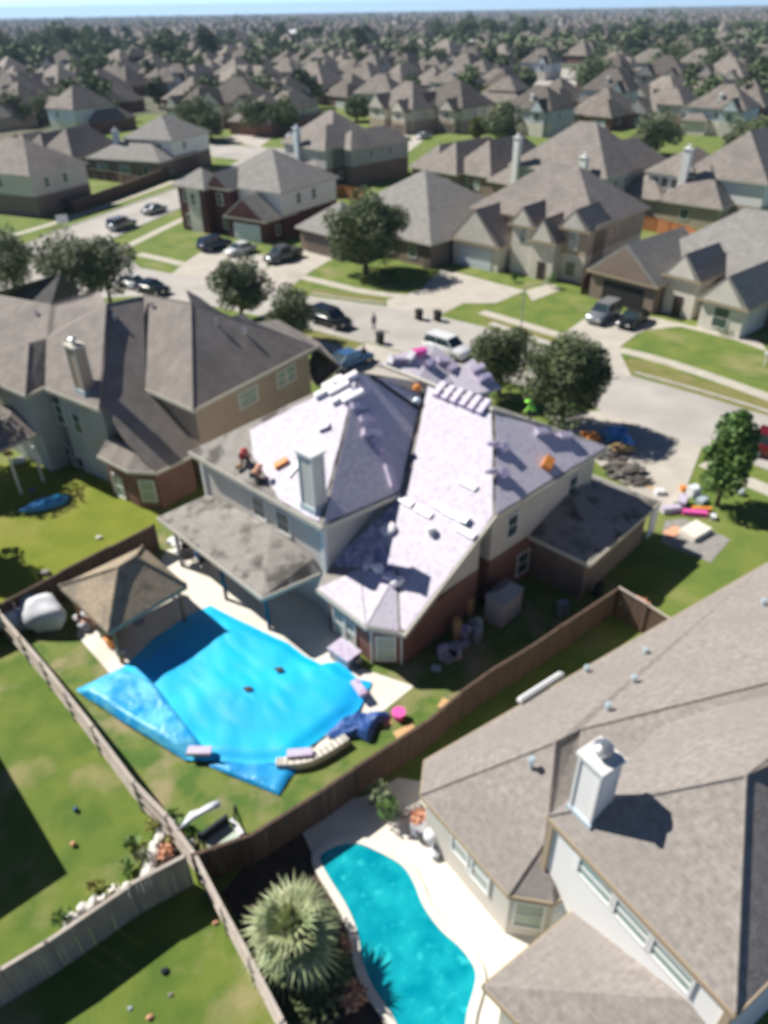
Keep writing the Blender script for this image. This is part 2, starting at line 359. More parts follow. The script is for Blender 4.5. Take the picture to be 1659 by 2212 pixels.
ribbon(wp([(1520,1000),(1600,1035),(1680,1068),(1800,1120)]),1.4,zs(4),'pavement','sidewalk',1)
DW=[[(440,540),(585,552),(560,622),(500,612),(370,592),(395,570)],
 [(572,583),(650,536),(730,552),(665,590),(612,632),(556,622)],
 [(955,580),(1135,628),(1070,655),(1000,655),(945,684),(836,664),(835,648),(905,628)],
 [(1290,668),(1440,690),(1375,722),(1335,752),(1365,815),(1245,778),(1215,722)],
 [(1180,900),(1300,886),(1517,964),(1475,1075),(1425,1105),(1240,960)],
 [(700,795),(790,740),(965,790),(900,840),(750,835)],
 [(850,335),(905,280),(945,280),(880,330)],
 [(470,300),(560,282),(600,290),(560,318)],
 [(60,390),(150,350),(180,360),(100,400)]]
for q in DW: sheet(q,zs(5),'driveway','concrete')
sheet([(1135,628),(1190,612),(1215,625),(1150,650)],zs(6),'walkway','sidewalk')
sheet([(1378,715),(1430,690),(1640,735),(1659,760),(1590,735),(1470,705)],zs(6),'walkway','sidewalk')
sheet([(360,1188),(560,1150),(720,1290),(770,1440),(895,1482),(745,1602),(670,1650),(600,1640),(270,1445),(238,1455),(165,1372),(178,1340),(300,1290)],zs(3),'patio','deck')
# pool deck of near house
sheet([(640,1770),(700,1735),(790,1720),(860,1680),(925,1690),(1110,1935),(1165,2000),(1150,2060),(1080,2120),(1100,2260),(1000,2300),(985,2215),(700,1900)],zs(3),'pool_deck','deck')
sheet([(560,1830),(680,1790),(730,1900),(790,2030),(860,2200),(900,2400),(620,2400),(600,2150),(480,1930)],zs(2),'planting_bed','mulch')
pool=[(675,1850),(715,1822),(770,1812),(835,1842),(880,1868),(905,1910),(920,1955),(960,2010),(1000,2040),(1040,2095),(1035,2140),(1015,2200),(1010,2300),(880,2300),(840,2200),(800,2150),(770,2080),(765,2020),(740,1960),(700,1900)]
pts=chaikin([P(x,y,0) for x,y in pool],3)
mb=MB(); mb.prism([(p.x,p.y) for p in pts],.03,.075); struct(mb,'pool_water','water')
ribbon([(p.x,p.y) for p in pts]+[(pts[0].x,pts[0].y)],.32,.12,'pool_coping','deck',0,.1)
# ------------------------------------------------------------------ ROOF / HOUSE BUILDERS
def roof_from(faces,th=.22,mb=None):
    """faces: lists of Vectors (top surface). Shared vertices welded; underside + rim."""
    mb=mb or MB(); key={};V=[];F=[]
    for f in faces:
        ids=[]
        for p in f:
            k=(round(p.x,2),round(p.y,2),round(p.z,2))
            if k not in key: key[k]=len(V);V.append(Vector(p))
            ids.append(key[k])
        n=(V[ids[1]]-V[ids[0]]).cross(V[ids[2]]-V[ids[0]])
        if n.z<0: ids=ids[::-1]
        F.append(ids)
    n=len(V); vs=V+[p-Vector((0,0,th)) for p in V]
    edges={}
    for f in F:
        for i in range(len(f)): edges[(f[i],f[(i+1)%len(f)])]=1
    fs=[tuple(f) for f in F]+[tuple(i+n for i in f[::-1]) for f in F]
    for (a,b) in edges:
        if (b,a) not in edges: fs.append((a,a+n,b+n,b))
    mb.open=True
    return mb.add(vs,fs)
class FM:
    def __init__(s): s.l=[]
    def build(s,name,mt,par):
        for m in s.l: m.build(name,mt,par)
def fascia(pts,th=.24,w_=.1,fmo=None):
    fmo=fmo or FM(); mb=MB(); fmo.l.append(mb)
    for a,b in zip(pts[:-1],pts[1:]):
        d=b-a; L=d.length; x=d.normalized(); y=Vector((-x.y,x.x,0)).normalized(); z=x.cross(y)
        m=Matrix((x,y,z)).transposed(); mb.box((a+b)/2-Vector((0,0,th/2+.0)),(L+.05,w_,th),mtx=m)
    return fmo
def wing_roof(mb,u0,u1,v0,v1,he,pitch,typ,o=.45,fmb=None):
    u0-=o;u1+=o;v0-=o;v1+=o; z0=he-.12; z1=he+.1
    w_,d=u1-u0,v1-v0
    c=[(u0,v0),(u1,v0),(u1,v1),(u0,v1)]
    vs=[(x,y,z0) for x,y in c]+[(x,y,z1) for x,y in c]
    fs=[(3,2,1,0)]+[(i,(i+1)%4,4+(i+1)%4,4+i) for i in range(4)]
    if typ=='hip':
        m=min(w_,d)/2; zr=z1+m*pitch
        if w_>=d: vs+=[(u0+m,v0+m,zr),(u1-m-1e-3,v0+m,zr)]; fs+=[(4,5,9,8),(6,7,8,9),(5,6,9),(7,4,8)]
        else: vs+=[(u0+m,v0+m,zr),(u0+m,v1-m,zr)]; fs+=[(4,5,8),(6,7,9),(5,6,9,8),(7,4,8,9)]
    elif typ=='gu':
        zr=z1+d/2*pitch; vm=(v0+v1)/2; vs+=[(u0,vm,zr),(u1,vm,zr)]; fs+=[(4,5,9,8),(6,7,8,9),(5,6,9),(7,4,8)]
    else:
        zr=z1+w_/2*pitch; um=(u0+u1)/2; vs+=[(um,v0,zr),(um,v1,zr)]; fs+=[(4,5,8),(6,7,9),(5,6,9,8),(7,4,8,9)]
    mb.add(vs,fs)
    if fmb is not None: # thin trim board along eaves
        for i in range(4):
            a=Vector((*c[i],z0));b=Vector((*c[(i+1)%4],z0)); dd=(b-a); L=dd.length; x=dd.normalized()
            fmb.box((a+b)/2+Vector((x.y*.02,-x.x*.02,.09)),(L+.08,.05,.2),rz=math.atan2(x.y,x.x))
    return zr
def wing_wall(mb,u0,u1,v0,v1,he,pitch,typ,z0=0,o=.45):
    if typ=='hip': mb.box(((u0+u1)/2,(v0+v1)/2,(z0+he)/2),(u1-u0,v1-v0,he-z0)); return
    # gable walls, proud of the roof's end triangle by being at the roof's plane end
    mb.box(((u0+u1)/2,(v0+v1)/2,(z0+he)/2),(u1-u0,v1-v0,he-z0))
def gable_face(mb,u0,u1,v0,v1,he,pitch,typ,o=.45,t=.03):
    """wall-coloured triangles set 3 cm outside the gable ends, leaving a rake border"""
    u0-=o;u1+=o;v0-=o;v1+=o;z1=he+.1;k=.3
    if typ=='gv':
        zr=z1+(u1-u0)/2*pitch; um=(u0+u1)/2
        for v,s in((v0,-1),):
            a=[(u0+k*2,v,z1+.02),(u1-k*2,v,z1+.02),(um,v,zr-k*1.2)]; mb.add([(x,y+s*t,z) for x,y,z in a]+[(x,y-s*t,z) for x,y,z in a],[(0,1,2),(3,5,4),(0,3,4,1),(1,4,5,2),(2,5,3,0)])
    if typ=='gu':
        zr=z1+(v1-v0)/2*pitch; vm=(v0+v1)/2
        for u,s in((u0,-1),):
            a=[(u,v0+k*2,z1+.02),(u,v1-k*2,z1+.02),(u,vm,zr-k*1.2)]; mb.add([(x+s*t,y,z) for x,y,z in a]+[(x-s*t,y,z) for x,y,z in a],[(0,1,2),(3,5,4),(0,3,4,1),(1,4,5,2),(2,5,3,0)])
def win(parent,c,nrm,w_,h,glass='glass',frame='trim_white',name='window',sill=False):
    """window at centre c on a wall with outward normal nrm"""
    nrm=Vector(nrm).normalized(); x=Vector((-nrm.y,nrm.x,0)); m=Matrix((x,nrm,Vector((0,0,1)))).transposed(); c=Vector(c)
    f=MB(); t=.09
    f.box(c+nrm*.03,(w_+2*t,.08,t),mtx=m).v
    f=MB()
    f.box(c+nrm*.03+Vector((0,0,h/2+t/2)),(w_+2*t,.08,t),mtx=m); f.box(c+nrm*.03-Vector((0,0,h/2+t/2)),(w_+2*t,.1,t),mtx=m)
    for s in(-1,1): f.box(c+nrm*.03+x*s*(w_/2+t/2),(t,.08,h),mtx=m)
    f.box(c+nrm*.035,(w_,.03,.05),mtx=m)
    fo=f.build(name,frame,parent)
    if parent.get('_w'): fo['_w']=0
    g=MB(); g.box(c+nrm*.012,(w_,.02,h),mtx=m); go=g.build('pane',glass,fo,org=parent.location if parent.get('_w') else None)
    return fo
def house(name,label,loc,rz,wings,wall='brick_tan',upper=None,roof='shingle',trim='trim',wins=(),chim=None,gar=None,door=None,extra=None,group=None,gab=None,fasc=True,cat='house'):
    t=thing(name,label,cat,loc,rz,group,world=False)
    r=MB();wl=MB();up=MB();fm=MB() if fasc else None
    for wing in wings:
        (u0,u1,v0,v1,he,p,ty)=wing[:7]; own=wing[7] if len(wing)>7 else None
        wing_roof(r,u0,u1,v0,v1,he,p,ty,fmb=fm)
        if own: om=MB(); om.box(((u0+u1)/2,(v0+v1)/2,he/2),(u1-u0,v1-v0,he)); om.build('wing_wall',own,t)
        elif upper and he>4:
            wl.box(((u0+u1)/2,(v0+v1)/2,1.55),(u1-u0,v1-v0,3.1)); up.box(((u0+u1)/2,(v0+v1)/2,(3.1+he)/2),(u1-u0,v1-v0,he-3.1))
        else: wing_wall(wl,u0,u1,v0,v1,he,p,ty)
        if ty!='hip': ga=MB(); gable_face(ga,u0,u1,v0,v1,he,p,ty); ga.build('gable',own or gab or upper or wall,t)
    r.build('roof',roof,t)
    wl.build('wall',wall,t)
    if up.v: up.build('upper_wall',upper,t)
    if fm and fm.v: fm.build('fascia',trim,t)
    for wv in wins:
        (side,a,b,z,w_,h)=wv[:6]; gl=wv[6] if len(wv)>6 else 'glass'
        n={'f':(0,-1,0),'r':(1,0,0),'l':(-1,0,0),'b':(0,1,0)}[side]
        c=(a,b,z); win(t,c,n,w_,h,gl)
    if chim:
        for (cx,cy,w_,d,z0,z1,mt) in chim:
            c=MB(); c.box((cx,cy,(z0+z1)/2),(w_,d,z1-z0)); c.box((cx,cy,z1+.08),(w_+.25,d+.25,.16)); c.cyl((cx,cy,z1+.16),(cx,cy,z1+.55),.2); c.cyl((cx,cy,z1+.55),(cx,cy,z1+.62),.32); c.build('chimney',mt,t)
    if gar:
        (a,b,w_,mt)=gar; gm=MB(); gm.box((a,b-.03,1.15),(w_,.08,2.3))
        for k in range(1,4): gm.box((a,b-.08,k*.575),(w_,.03,.03))
        gm.build('garage_door',mt,t)
    if door:
        (a,b,mt)=door; dm=MB(); dm.box((a,b-.03,1.05),(1.0,.08,2.1)); do=dm.build('door',mt,t); hm=MB(); hm.cyl((a+.38,b-.07,1.0),(a+.38,b-.14,1.0),.04); hm.build('handle','metal',do)
    vm=MB()
    return t
def place(px,h,W,ang):
    """loc of front-left corner when px/h is the eave/base of the front-right corner"""
    b=P(px[0],px[1],h); u=Vector((math.cos(R(ang)),math.sin(R(ang)),0)); l=b-u*W; l.z=0; return l
def vent(p,nrm,label,i,group='roof vents'):
    m=MB(); p=Vector(p); m.cyl(p-Vector((0,0,.1)),p+Vector((0,0,.28)),.08,.08); m.cyl(p+Vector((0,0,.28)),p+Vector((0,0,.38)),.15,.11); return m
exec_parts=[]
# ------------------------------------------------------------------ helpers for traced roofs
def dirv(a,b):
    d=Vector((b.x-a.x,b.y-a.y,0)); return d.normalized()
def eavepl(a,b,h,pitch,side):
    A=P(a[0],a[1],h);B=P(b[0],b[1],h); d=dirv(A,B); n=Vector((-d.y,d.x,0))
    if n.x*side[0]+n.y*side[1]<0:n=-n
    return Pl(A,B,A+n+Vector((0,0,pitch)))
def off(pts,n,d=.035): return [p+n*d for p in pts]
def onwall(px,py,A,B):
    d=dirv(A,B); n=Vector((-d.y,d.x,0))
    if n.dot(CAM-A)<0: n=-n
    ray=cf*FPX+cr*(px-IW/2)-cu*(py-IH/2); t=(A-CAM).dot(n)/ray.dot(n); return CAM+ray*t,n
def XY(v,z=0): return Vector((v.x,v.y,z))
def shift_in(A,B,k=.45):
    d=dirv(A,B); n=Vector((-d.y,d.x,0))
    if n.dot(CAM-A)<0: n=-n
    return A-n*k,B-n*k
def pwin(parent,px,py,A,B,w_,h,glass='glass',frame='trim_white',k=.45):
    a,b=shift_in(A,B,k); p,n=onwall(px,py,a,b); fo=win(parent,p,n,w_,h,glass,frame); return fo
def top_h(base,px,py):
    best=None
    for i in range(100):
        h=base.z+.1*i; q=P(px,py,h); d=(q-base).xy.length
        if best is None or d<best[0]: best=(d,h)
    return best[1]
# ================================================================== HOUSE BEING RE-ROOFED
HX=P(950,1150,0); rh=thing('house','cream and red brick two-storey house with roof covered in pale lilac underlayment','house',(HX.x,HX.y,0))
EH=6.3
W1=P(408,975,EH);W2=P(695,1138,EH);AP=P(775,803,10.5)
E1=P(1070,1115,EH);E2=P(1315,965,EH);Rr=P(1065,890,9.0)
dS=dirv(W1,W2); dN=Vector((-dS.y,dS.x,0)); dN=dN if dN.y>0 else -dN   # dS: down-right, dN: up-right
SP=Pl(Rr,E1,E1-dS)
C=SP.at(870,1062);B1=SP.at(925,828);T=SP.at(875,1370);VB=SP.at(862,1366);N3=SP.at(856,1240);N2=SP.at(778,1228);N1=SP.at(704,1226)
b1=P(685,1272,2.85);b2=P(792,1354,2.85)
W3=W1+dN*11.5;W4=W2+dN*15;E3=E2-dS*13
PWp=Pl(W1,W2,AP);PEp=Pl(W2,C,AP);EHp=Pl(E1,E2,Rr)
B1e=PEp.at(925,828)
faces=[(W1,W2,AP),(W2,C,B1e,AP),(W1,AP,W3),(AP,B1e,W4),(AP,W4,W3),(C,B1,Rr,E1),(C,E1,T,VB,N3,N2,N1),(E1,E2,Rr),(Rr,E2,E3),(Rr,E3,B1),(b1,b2,N2),(b2,N3,N2),(b1,N2,N1),(b2,VB,N3)]
roof_from(faces,.2).build('roof','shingle_old',rh)
# gutters / fascia boards
fm=fascia([W1,W2,C],.26,.12); fascia([C,N1+Vector((0,0,.1))],.1,.05,fm) if False else None
fascia([E1,E2],.26,.12,fm); fascia([b1,b2,VB],.24,.12,fm); fascia([T,E1],.26,.1,fm); fascia([T,VB],.24,.1,fm)
fm.build('fascia','trim',rh)
g_=MB(); g_.box((0,0,0),(.1,.1,.1)); 
# walls
wb=MB();ws=MB()
def loopin(L,k=.45): return inset([(p.x,p.y) for p in L],k)
LW=loopin([W1,W2,W2+dN*12,W1+dN*12]); ws.prism(LW,0,EH-.15)
LE=loopin([E1,E2,E2-dS*11,E1-dS*11]); wb.prism(LE,0,3.0); ws.prism(LE,3.0,EH-.15)
LS=loopin([T,E1,E1-dS*9,T-dS*5.5])
wb.prism(LS,0,lambda x,y:min(3.0,SP.z(x,y)-.25))
a=Vector(LS[0]);b=Vector(LS[1])
kk=0
for i in range(100):
    q=a.lerp(b,i/100)
    if SP.z(q.x,q.y)>3.3: kk=i/100;break
q=a.lerp(b,kk); c2=Vector(LS[2]);d2=Vector(LS[3]); q2=d2.lerp(c2,kk+.05)
ws.prism([(q.x,q.y),(b.x,b.y),(c2.x,c2.y),(q2.x,q2.y)],3.0,lambda x,y:max(3.02,SP.z(x,y)-.25))
LB=loopin([b1,b2,VB,T,T-dS*1.0+dN*3,b1+dN*3],.4); wb.prism(LB,0,2.72)
wb.build('wall','brick_red',rh); ws.build('upper_wall','siding_cream',rh)
# corner boards
for p in (LW[0],LW[1]): cb=MB(); cb.box((p[0],p[1],3.05),(.22,.22,6.1),rz=math.atan2(dS.y,dS.x)); cb.build('corner_board','trim_white',rh)
for (x,y,w_,h) in ((560,1096,1.0,1.3),(612,1128,1.0,1.3)): pwin(rh,x,y,W1,W2,w_,h)
for (x,y) in ((1106,1135),(1236,1050)): pwin(rh,x,y,E1,E2,.8,1.3)
pwin(rh,1128,1215,E1,E2,.9,1.4)
pwin(rh,833,1400,b2,VB,.85,1.45,'blind',k=.4)
for x,y in ((733,1345),(758,1366)): pwin(rh,x,y,b1,b2,.7,1.5,'glass_pale',k=.4)
# vertical downspouts
for p in (LB[1],LB[2]): dm=MB(); dm.cyl((p[0],p[1],0),(p[0],p[1],2.7),.05); dm.build('downspout','trim_white',rh)
# garage wing on the right
G1=P(1275,1218,3.0);G2=P(1427,1083,3.0); gd=dirv(G1,G2);gp=Vector((-gd.y,gd.x,0)); gl=(G2-G1).length
G3=G2+gp*8;G4=G1+gp*8; ga_=(G1+G2)/2+gp*(gl/2)+Vector((0,0,gl/2*.36)); gb_=ga_+gp*(8-gl/2)
roof_from([(G1,G2,ga_),(G2,G3,gb_,ga_),(G1,ga_,gb_,G4)],.2).build('garage_roof','shingle_old',rh)
fascia([G4,G1,G2,G3],.25,.12).build('fascia','trim',rh)
m=MB(); m.prism(loopin([G1,G2,G3,G4]),0,2.85); m.build('garage_wall','brick_brown',rh)
# garage door on the street side, with the side door
p,n=onwall(1396,1178,*shift_in(G1,G2)); dm=MB(); x=Vector((-n.y,n.x,0)); mm=Matrix((x,n,Vector((0,0,1)))).transposed(); p.z=1.05; dm.box(p+n*.05,(.9,.08,2.1),mtx=mm); dd=dm.build('door','garage_white',rh); hm=MB(); hm.cyl(p+n*.08+x*.35,p+n*.16+x*.35,.04); hm.build('handle','metal',dd,org=rh.location)
# street-side gables under felt
fg=[P(822,786,8.3),P(872,760,8.4),P(940,746,8.2),P(1004,800,7.0),P(962,836,7.0),P(905,818,7.7)]
fh=[P(972,806,7.3),P(1022,774,7.6),P(1082,836,6.5),P(1035,850,6.5),P(985,838,6.8)]
m=roof_from([(fg[5],fg[2],fg[3],fg[4]),(fg[0],fg[1],fg[2],fg[5]),(fh[0],fh[1],fh[2],fh[3],fh[4])],.2); m.build('gable_roof','felt',rh)
GP=Pl(fg[5],fg[2],fg[3]);GP2=Pl(fh[0],fh[1],fh[2]);GP3=Pl(fg[0],fg[1],fg[5])
m=MB(); m.prism(loopin([P(905,812,6),P(958,833,6),P(1002,800,6),P(940,765,6)],.4),0,5.9); m.prism(loopin([P(990,835,6),P(1035,848,6),P(1077,835,6),P(1020,795,6)],.4),0,5.7); m.build('gable_wall','siding_cream',rh)
# grey ridge planks seen as the long pale lines behind the ridge
m=MB(); m.tube([P(830,790,9.4),P(925,826,9.3),P(1065,886,9.1),P(1190,925,7.6)],.1,6); m.build('ridge_cap','trim',rh)
# felt sheets
def felt(plane,px,name='underlayment',d=.05,jag=.10,mt='felt',par=rh):
    pts=[plane.at(x,y) for x,y in px]; rs=resample(pts,.7); rnd=random.Random(len(px)*7+int(px[0][0]))
    c=sum(rs,Vector())/len(rs); rs=[p+(c-p).normalized()*rnd.random()*jag for p in rs]
    m=MB(); vs=off(rs,plane.n,d)+off(rs,plane.n,d-.03); n=len(rs)
    m.open=True; m.add(vs,[tuple(range(n)),tuple(range(n,2*n))[::-1]]+[(i,i+n,(i+1)%n+n,(i+1)%n) for i in range(n)]); return m.build(name,mt,par)
felt(PWp,[(540,930),(545,985),(568,1025),(604,1080),(640,1104),(690,1130),(774,808)])
felt(PEp,[(697,1133),(862,1062),(870,1040),(893,930),(915,832),(776,808)])
felt(SP,[(925,832),(1063,892),(1068,1113),(1000,1206),(876,1366),(866,1362),(862,1240),(830,1188),(846,1100),(882,1060),(905,930)])
felt(SP,[(872,1068),(706,1222),(778,1226),(856,1238),(835,1170)],jag=.04,mt='dark_wrap_and_shade')  # darker felt paints the shade cast by the taller block
felt(EHp,[(1071,1112),(1310,966),(1068,893)])
for tr in ((b1,b2,N2),(b2,N3,N2),(b2,VB,N3)):
    pl=Pl(*tr); m=MB(); c=sum(tr,Vector())/3; q=[p.lerp(c,.03) for p in tr]; m.add(off(q,pl.n,.05)+off(q,pl.n,.02),[(0,1,2),(3,5,4),(0,3,4,1),(1,4,5,2),(2,5,3,0)]); m.build('underlayment','felt',rh)
# chimney (white boxed flue)
cbp=PWp.at(676,1095)+dN*.1
def chimney(par,base,z1,w_,d,ax,mt='siding_white',cap='trim_white',fl='flashing',round_cap=True,zb=None):
    m=MB(); rz=math.atan2(ax.y,ax.x); z0=(base.z-1.2) if zb is None else zb
    m.box((base.x,base.y,(z0+z1)/2),(w_,d,z1-z0),rz=rz); o=m.build('chimney',mt,par); og=par.location
    t=MB(); t.box((base.x,base.y,z1+.05),(w_+.22,d+.22,.14),rz=rz)
    for sx in(-1,1):
        for sy in(-1,1):
            q=Vector((base.x,base.y,0))+ax*sx*w_/2+Vector((-ax.y,ax.x,0))*sy*d/2; t.box((q.x,q.y,(z0+z1)/2),(.09,.09,z1-z0-.1),rz=rz)
    t.build('chimney_trim',cap,o,org=og)
    if round_cap:
        c=MB(); c.cyl((base.x,base.y,z1+.1),(base.x,base.y,z1+.4),.17,n=16); c.cyl((base.x,base.y,z1+.4),(base.x,base.y,z1+.5),.30,n=16); c.cyl((base.x,base.y,z1+.5),(base.x,base.y,z1+.58),.30,.1,n=16); c.build('flue_cap','metal',o,org=og)
    if fl:
        f=MB(); f.box((base.x,base.y,base.z-.25),(w_+.18,d+.18,.9),rz=rz); f.build('flashing',fl,o,org=og)
    return o
chimney(rh,cbp,9.7,.95,.75,dS,'siding_cream','trim_white',round_cap=False)
# ------------------------------------------------------------------ things on that roof
def frame(plane,ang):
    n=plane.n; x=Vector((math.cos(R(ang)),math.sin(R(ang)),0)); x=(x-n*x.dot(n)).normalized(); y=n.cross(x); return Matrix((x,y,n)).transposed()
def bundle(px,py,plane,ang,l,w_,h,mt,label,name='shingle_bundle',cat='bundle',group=None,blob=False,lift=.06):
    p=plane.at(px,py); m=MB(); mx=frame(plane,ang)
    if blob: m.blob(p+plane.n*(h/2+lift),(l/2,w_/2,h/2),seed=int(px+py),amp=.12,mtx=mx)
    else:
        k=3
        for i in range(k): m.box(p+plane.n*(lift+h*(i+.5)/k)+mx@Vector((random.uniform(-.02,.02),random.uniform(-.02,.02),0)),(l*(1-.02*i),w_,h/k*.97),mtx=mx)
    return solo(m,name,mt,label,cat,group)
A45=math.degrees(math.atan2(dS.y,dS.x))
for i in range(6):
    bundle(952+i*19,845+i*7.5,SP,A45+88,1.0,.36,.26,'bundle_wrap','lilac shingle bundle in the row of six just under the felted ridge',group='row of shingle bundles under the ridge')
WL=[(876,1084,'bright white packet at the left end of the packets on the lower pale slope'),(916,1108,'second bright white packet from the left on the lower pale slope'),(954,1098,'bright white packet above and right of the first two on the pale slope'),(1012,1049,'lone white packet lying high on the pale slope by the lilac hip'),(1008,1152,'white packet lying low on the pale slope, close to the white rake edge')]
for x,y,l in WL: bundle(x,y,SP,A45-3,1.15,.34,.12,'white_paint',l,name='white_packet',cat='packet')
bundle(842,1146,SP,30,.9,.8,.3,'felt_white','crumpled heap of white felt at the ragged left edge of the lower slope','felt_heap','felt',blob=True)
bundle(1060,963,EHp,A45+60,.9,.34,.3,'bundle_wrap','wrapped bundle straddling the lilac hip, upper of two','shingle_bundle',blob=True); bundle(1086,972,EHp,50,.6,.4,.3,'dark_wrap_and_shade','dark block painting the shadow of the upper wrapped bundle on the lilac slope')  # second, darker block paints the shadow beside the upper bundle
bundle(1058,1022,EHp,A45+60,.9,.34,.3,'bundle_wrap','wrapped bundle straddling the lilac hip, lower of two','shingle_bundle',blob=True); bundle(1084,1028,EHp,50,.6,.4,.3,'dark_wrap_and_shade','dark block painting the shadow of the lower wrapped bundle on the lilac slope')  # darker block here paints the lower bundle's shadow
bundle(1180,1004,EHp,70,.85,.5,.3,'orange','orange-brown box on the right lilac slope','cardboard_box','box')
bundle(1168,936,EHp,20,.9,.36,.3,'bundle_wrap','pale bundle high on the right lilac slope below the ridge worker')
bundle(1217,945,EHp,20,.9,.36,.3,'bundle_wrap','pale bundle near the outer corner of the right lilac slope')
for x,y,l in ((777,845,'bundle at the top of the left lilac slope, next to the peak'),(772,878,'bundle left of centre near the hip of the left lilac slope'),(790,905,'long pale bundle lying down the left lilac slope')):
    bundle(x,y,PEp,A45+70,1.0,.36,.3,'bundle_wrap',l)
bundle(797,940,PEp,10,1.1,.38,.4,'bundle_wrap','thick pink-ended bundle in the middle of the left lilac slope'); bundle(812,966,PEp,A45,1.0,.36,.35,'bundle_wrap','bundle just below the thick pink-ended bundle on the left lilac slope')
bundle(840,1030,PEp,A45-15,1.3,.34,.25,'bundle_wrap','pale bundle low on the left lilac slope by the gutter')
bundle(610,1003,PWp,20,.8,.35,.2,'orange','tan cardboard on the white slope behind the orange-hatted worker','cardboard_sheet','cardboard'); bundle(640,1012,PWp,45,1.3,.3,.1,'white_paint','white strip of underlayment lying on the white slope left of the chimney','felt_strip','felt')
for i,(x,y) in enumerate(((722,830),(735,842),(752,822),(742,862),(705,850),(765,860))):
    bundle(x,y,PWp,A45+62,1.3,.3,.26,'felt_white','white roll of felt lying just below the peak of the white slope','felt_roll','roll',group='felt rolls below the peak')
bundle(702,925,PWp,10,.6,.4,.2,'bundle_wrap','small pinkish scrap on the middle of the white slope','felt_scrap','felt')
bundle(905,845,SP,0,.5,.5,.5,'orange','orange bucket at the top of the dark valley','bucket','bucket',blob=True); bundle(903,872,SP,0,.5,.4,.4,'flashing','pale blue jug in the dark valley under the orange bucket','jug','jug',blob=True)
m=MB(); m.tube([PEp.at(x,y)+PEp.n*.14 for x,y in ((797,815),(820,828),(850,850),(880,870),(900,884))],.1); solo(m,'dark_tube','dark_cloth','dark tube running down across the top of the left lilac slope','hose')  # dark tube laid down across the slope
for x,y,pl,a,mt,l in ((905,765,GP3,30,'pink','pink-ended bundle at the top of the street-side gable'),(885,778,GP3,70,'felt_white','white roll on the left part of the street-side gable'),(860,782,GP3,10,'bundle_wrap','lilac bundle at the left end of the street-side gable'),(925,790,GP,60,'dark_wrap_and_shade','dark bundle in the middle of the street-side gable'),(955,785,GP,20,'bundle_wrap','lilac bundle right of the dark one on the street-side gable'),(975,800,GP,50,'bundle_wrap','lilac bundle near the right edge of the street-side gable'),(1030,800,GP2,35,'bundle_wrap','lilac bundle near the peak of the small right gable'),(1045,822,GP2,35,'dark_wrap_and_shade','dark bundle low on the small right gable'),(842,786,GP3,80,'felt_white','white felt roll above the left tip of the street-side gable')):
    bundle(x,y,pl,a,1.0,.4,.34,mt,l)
for i,(x,y) in enumerate(((820,1232),(845,1250),(862,1262),(800,1222))):
    bundle(x,y,SP,A45+30*i,.8,.5,.45,'bundle_wrap' if i%2 else 'felt_white','crumpled %s wrapping in the heap on the low bay roof, %s'%(('white','pink')[i%2],('centre of the heap','right of centre','at its right end','at its left end')[i]),'wrapping_heap','wrapping',blob=True)
m=MB(); p=SP.at(930,1156); m.cyl(p-Vector((0,0,.1)),p+Vector((0,0,.35)),.13); m.cyl(p+Vector((0,0,.35)),p+Vector((0,0,.5)),.27,.2,14); solo(m,'roof_vent','white_paint','white round vent standing alone on the lower pale slope','vent')
m=MB(); p=SP.at(988,1118); m.box(p+SP.n*.1,(1.6,.28,.14),mtx=frame(SP,A45)); m.box(p+SP.n*.2+dS*.5,(.5,.4,.3),mtx=frame(SP,A45)); solo(m,'nailer_case','flashing','grey-blue tool case lying between the white packets on the pale slope','tool case')
# ================================================================== NEIGHBOUR ON THE LEFT
q=P(250,900,0); lh=thing('house','tan two-storey house with steep brown roofs and slim chimney left of the felted house','house',(q.x,q.y,0))
h6=6.3; pa=(310,838);pb=(417,885);pc=(683,748)
FA=eavepl(pa,pb,h6,.75,(1,1)); FE=eavepl(pb,pc,h6,.75,(-1,1)); F2=eavepl((337,1021),(432,975),3.0,.72,(-1,1)); F3=eavepl((97,838),(213,884),h6,.75,(1,1)); F5=eavepl((0,831),(55,854),h6,.75,(1,1))
LA=P(*pa,h6);LBb=P(*pb,h6);LC=P(*pc,h6)
f=[[FA.at(x,y) for x,y in (pa,pb,(413,655),(310,637))],
   [FE.at(x,y) for x,y in (pb,pc,(655,738),(553,697),(523,676),(500,684),(467,668),(430,641),(402,626))]+[FA.at(413,655)],
   [F3.at(x,y) for x,y in ((97,838),(213,884),(223,801),(230,657),(100,731))],
   [F5.at(x,y) for x,y in ((0,831),(55,854),(63,741),(0,771),(-60,800),(-60,806))]]
roof_from([f[0]]).build('roof','shingle',lh); roof_from([f[1]]).build('roof','shingle',lh); roof_from([f[2]]).build('roof','shingle',lh); roof_from([f[3]]).build('roof','shingle',lh)
roof_from([[F2.at(x,y) for x,y in ((337,1021),(432,972),(318,845),(311,700),(310,641),(230,657),(216,872),(275,955))]]).build('roof','shingle',lh)
t63=F5.at(63,741);t100=F3.at(100,731)
roof_from([[P(95,834,6.3),P(55,854,6.3),t63,t100]]).build('roof','shingle',lh)
k0=F3.at(230,657)
roof_from([[P(-60,640,9.3),P(0,637,9.4),P(110,657,9.8),t100,t63,F5.at(0,771),F5.at(-60,800)],[P(110,657,9.8),P(213,627,10.2),k0,t100]]).build('roof','shingle',lh)
roof_from([[FE.at(553,697),FE.at(655,738),LC,P(733,788,3.6),P(690,740,4.5),P(600,690,5.5)]]).build('roof','shingle',lh)
roof_from([[P(683,752,4.6),P(737,790,3.0),P(688,832,3.0),P(655,800,3.2)]]).build('roof','shingle_dark',lh)
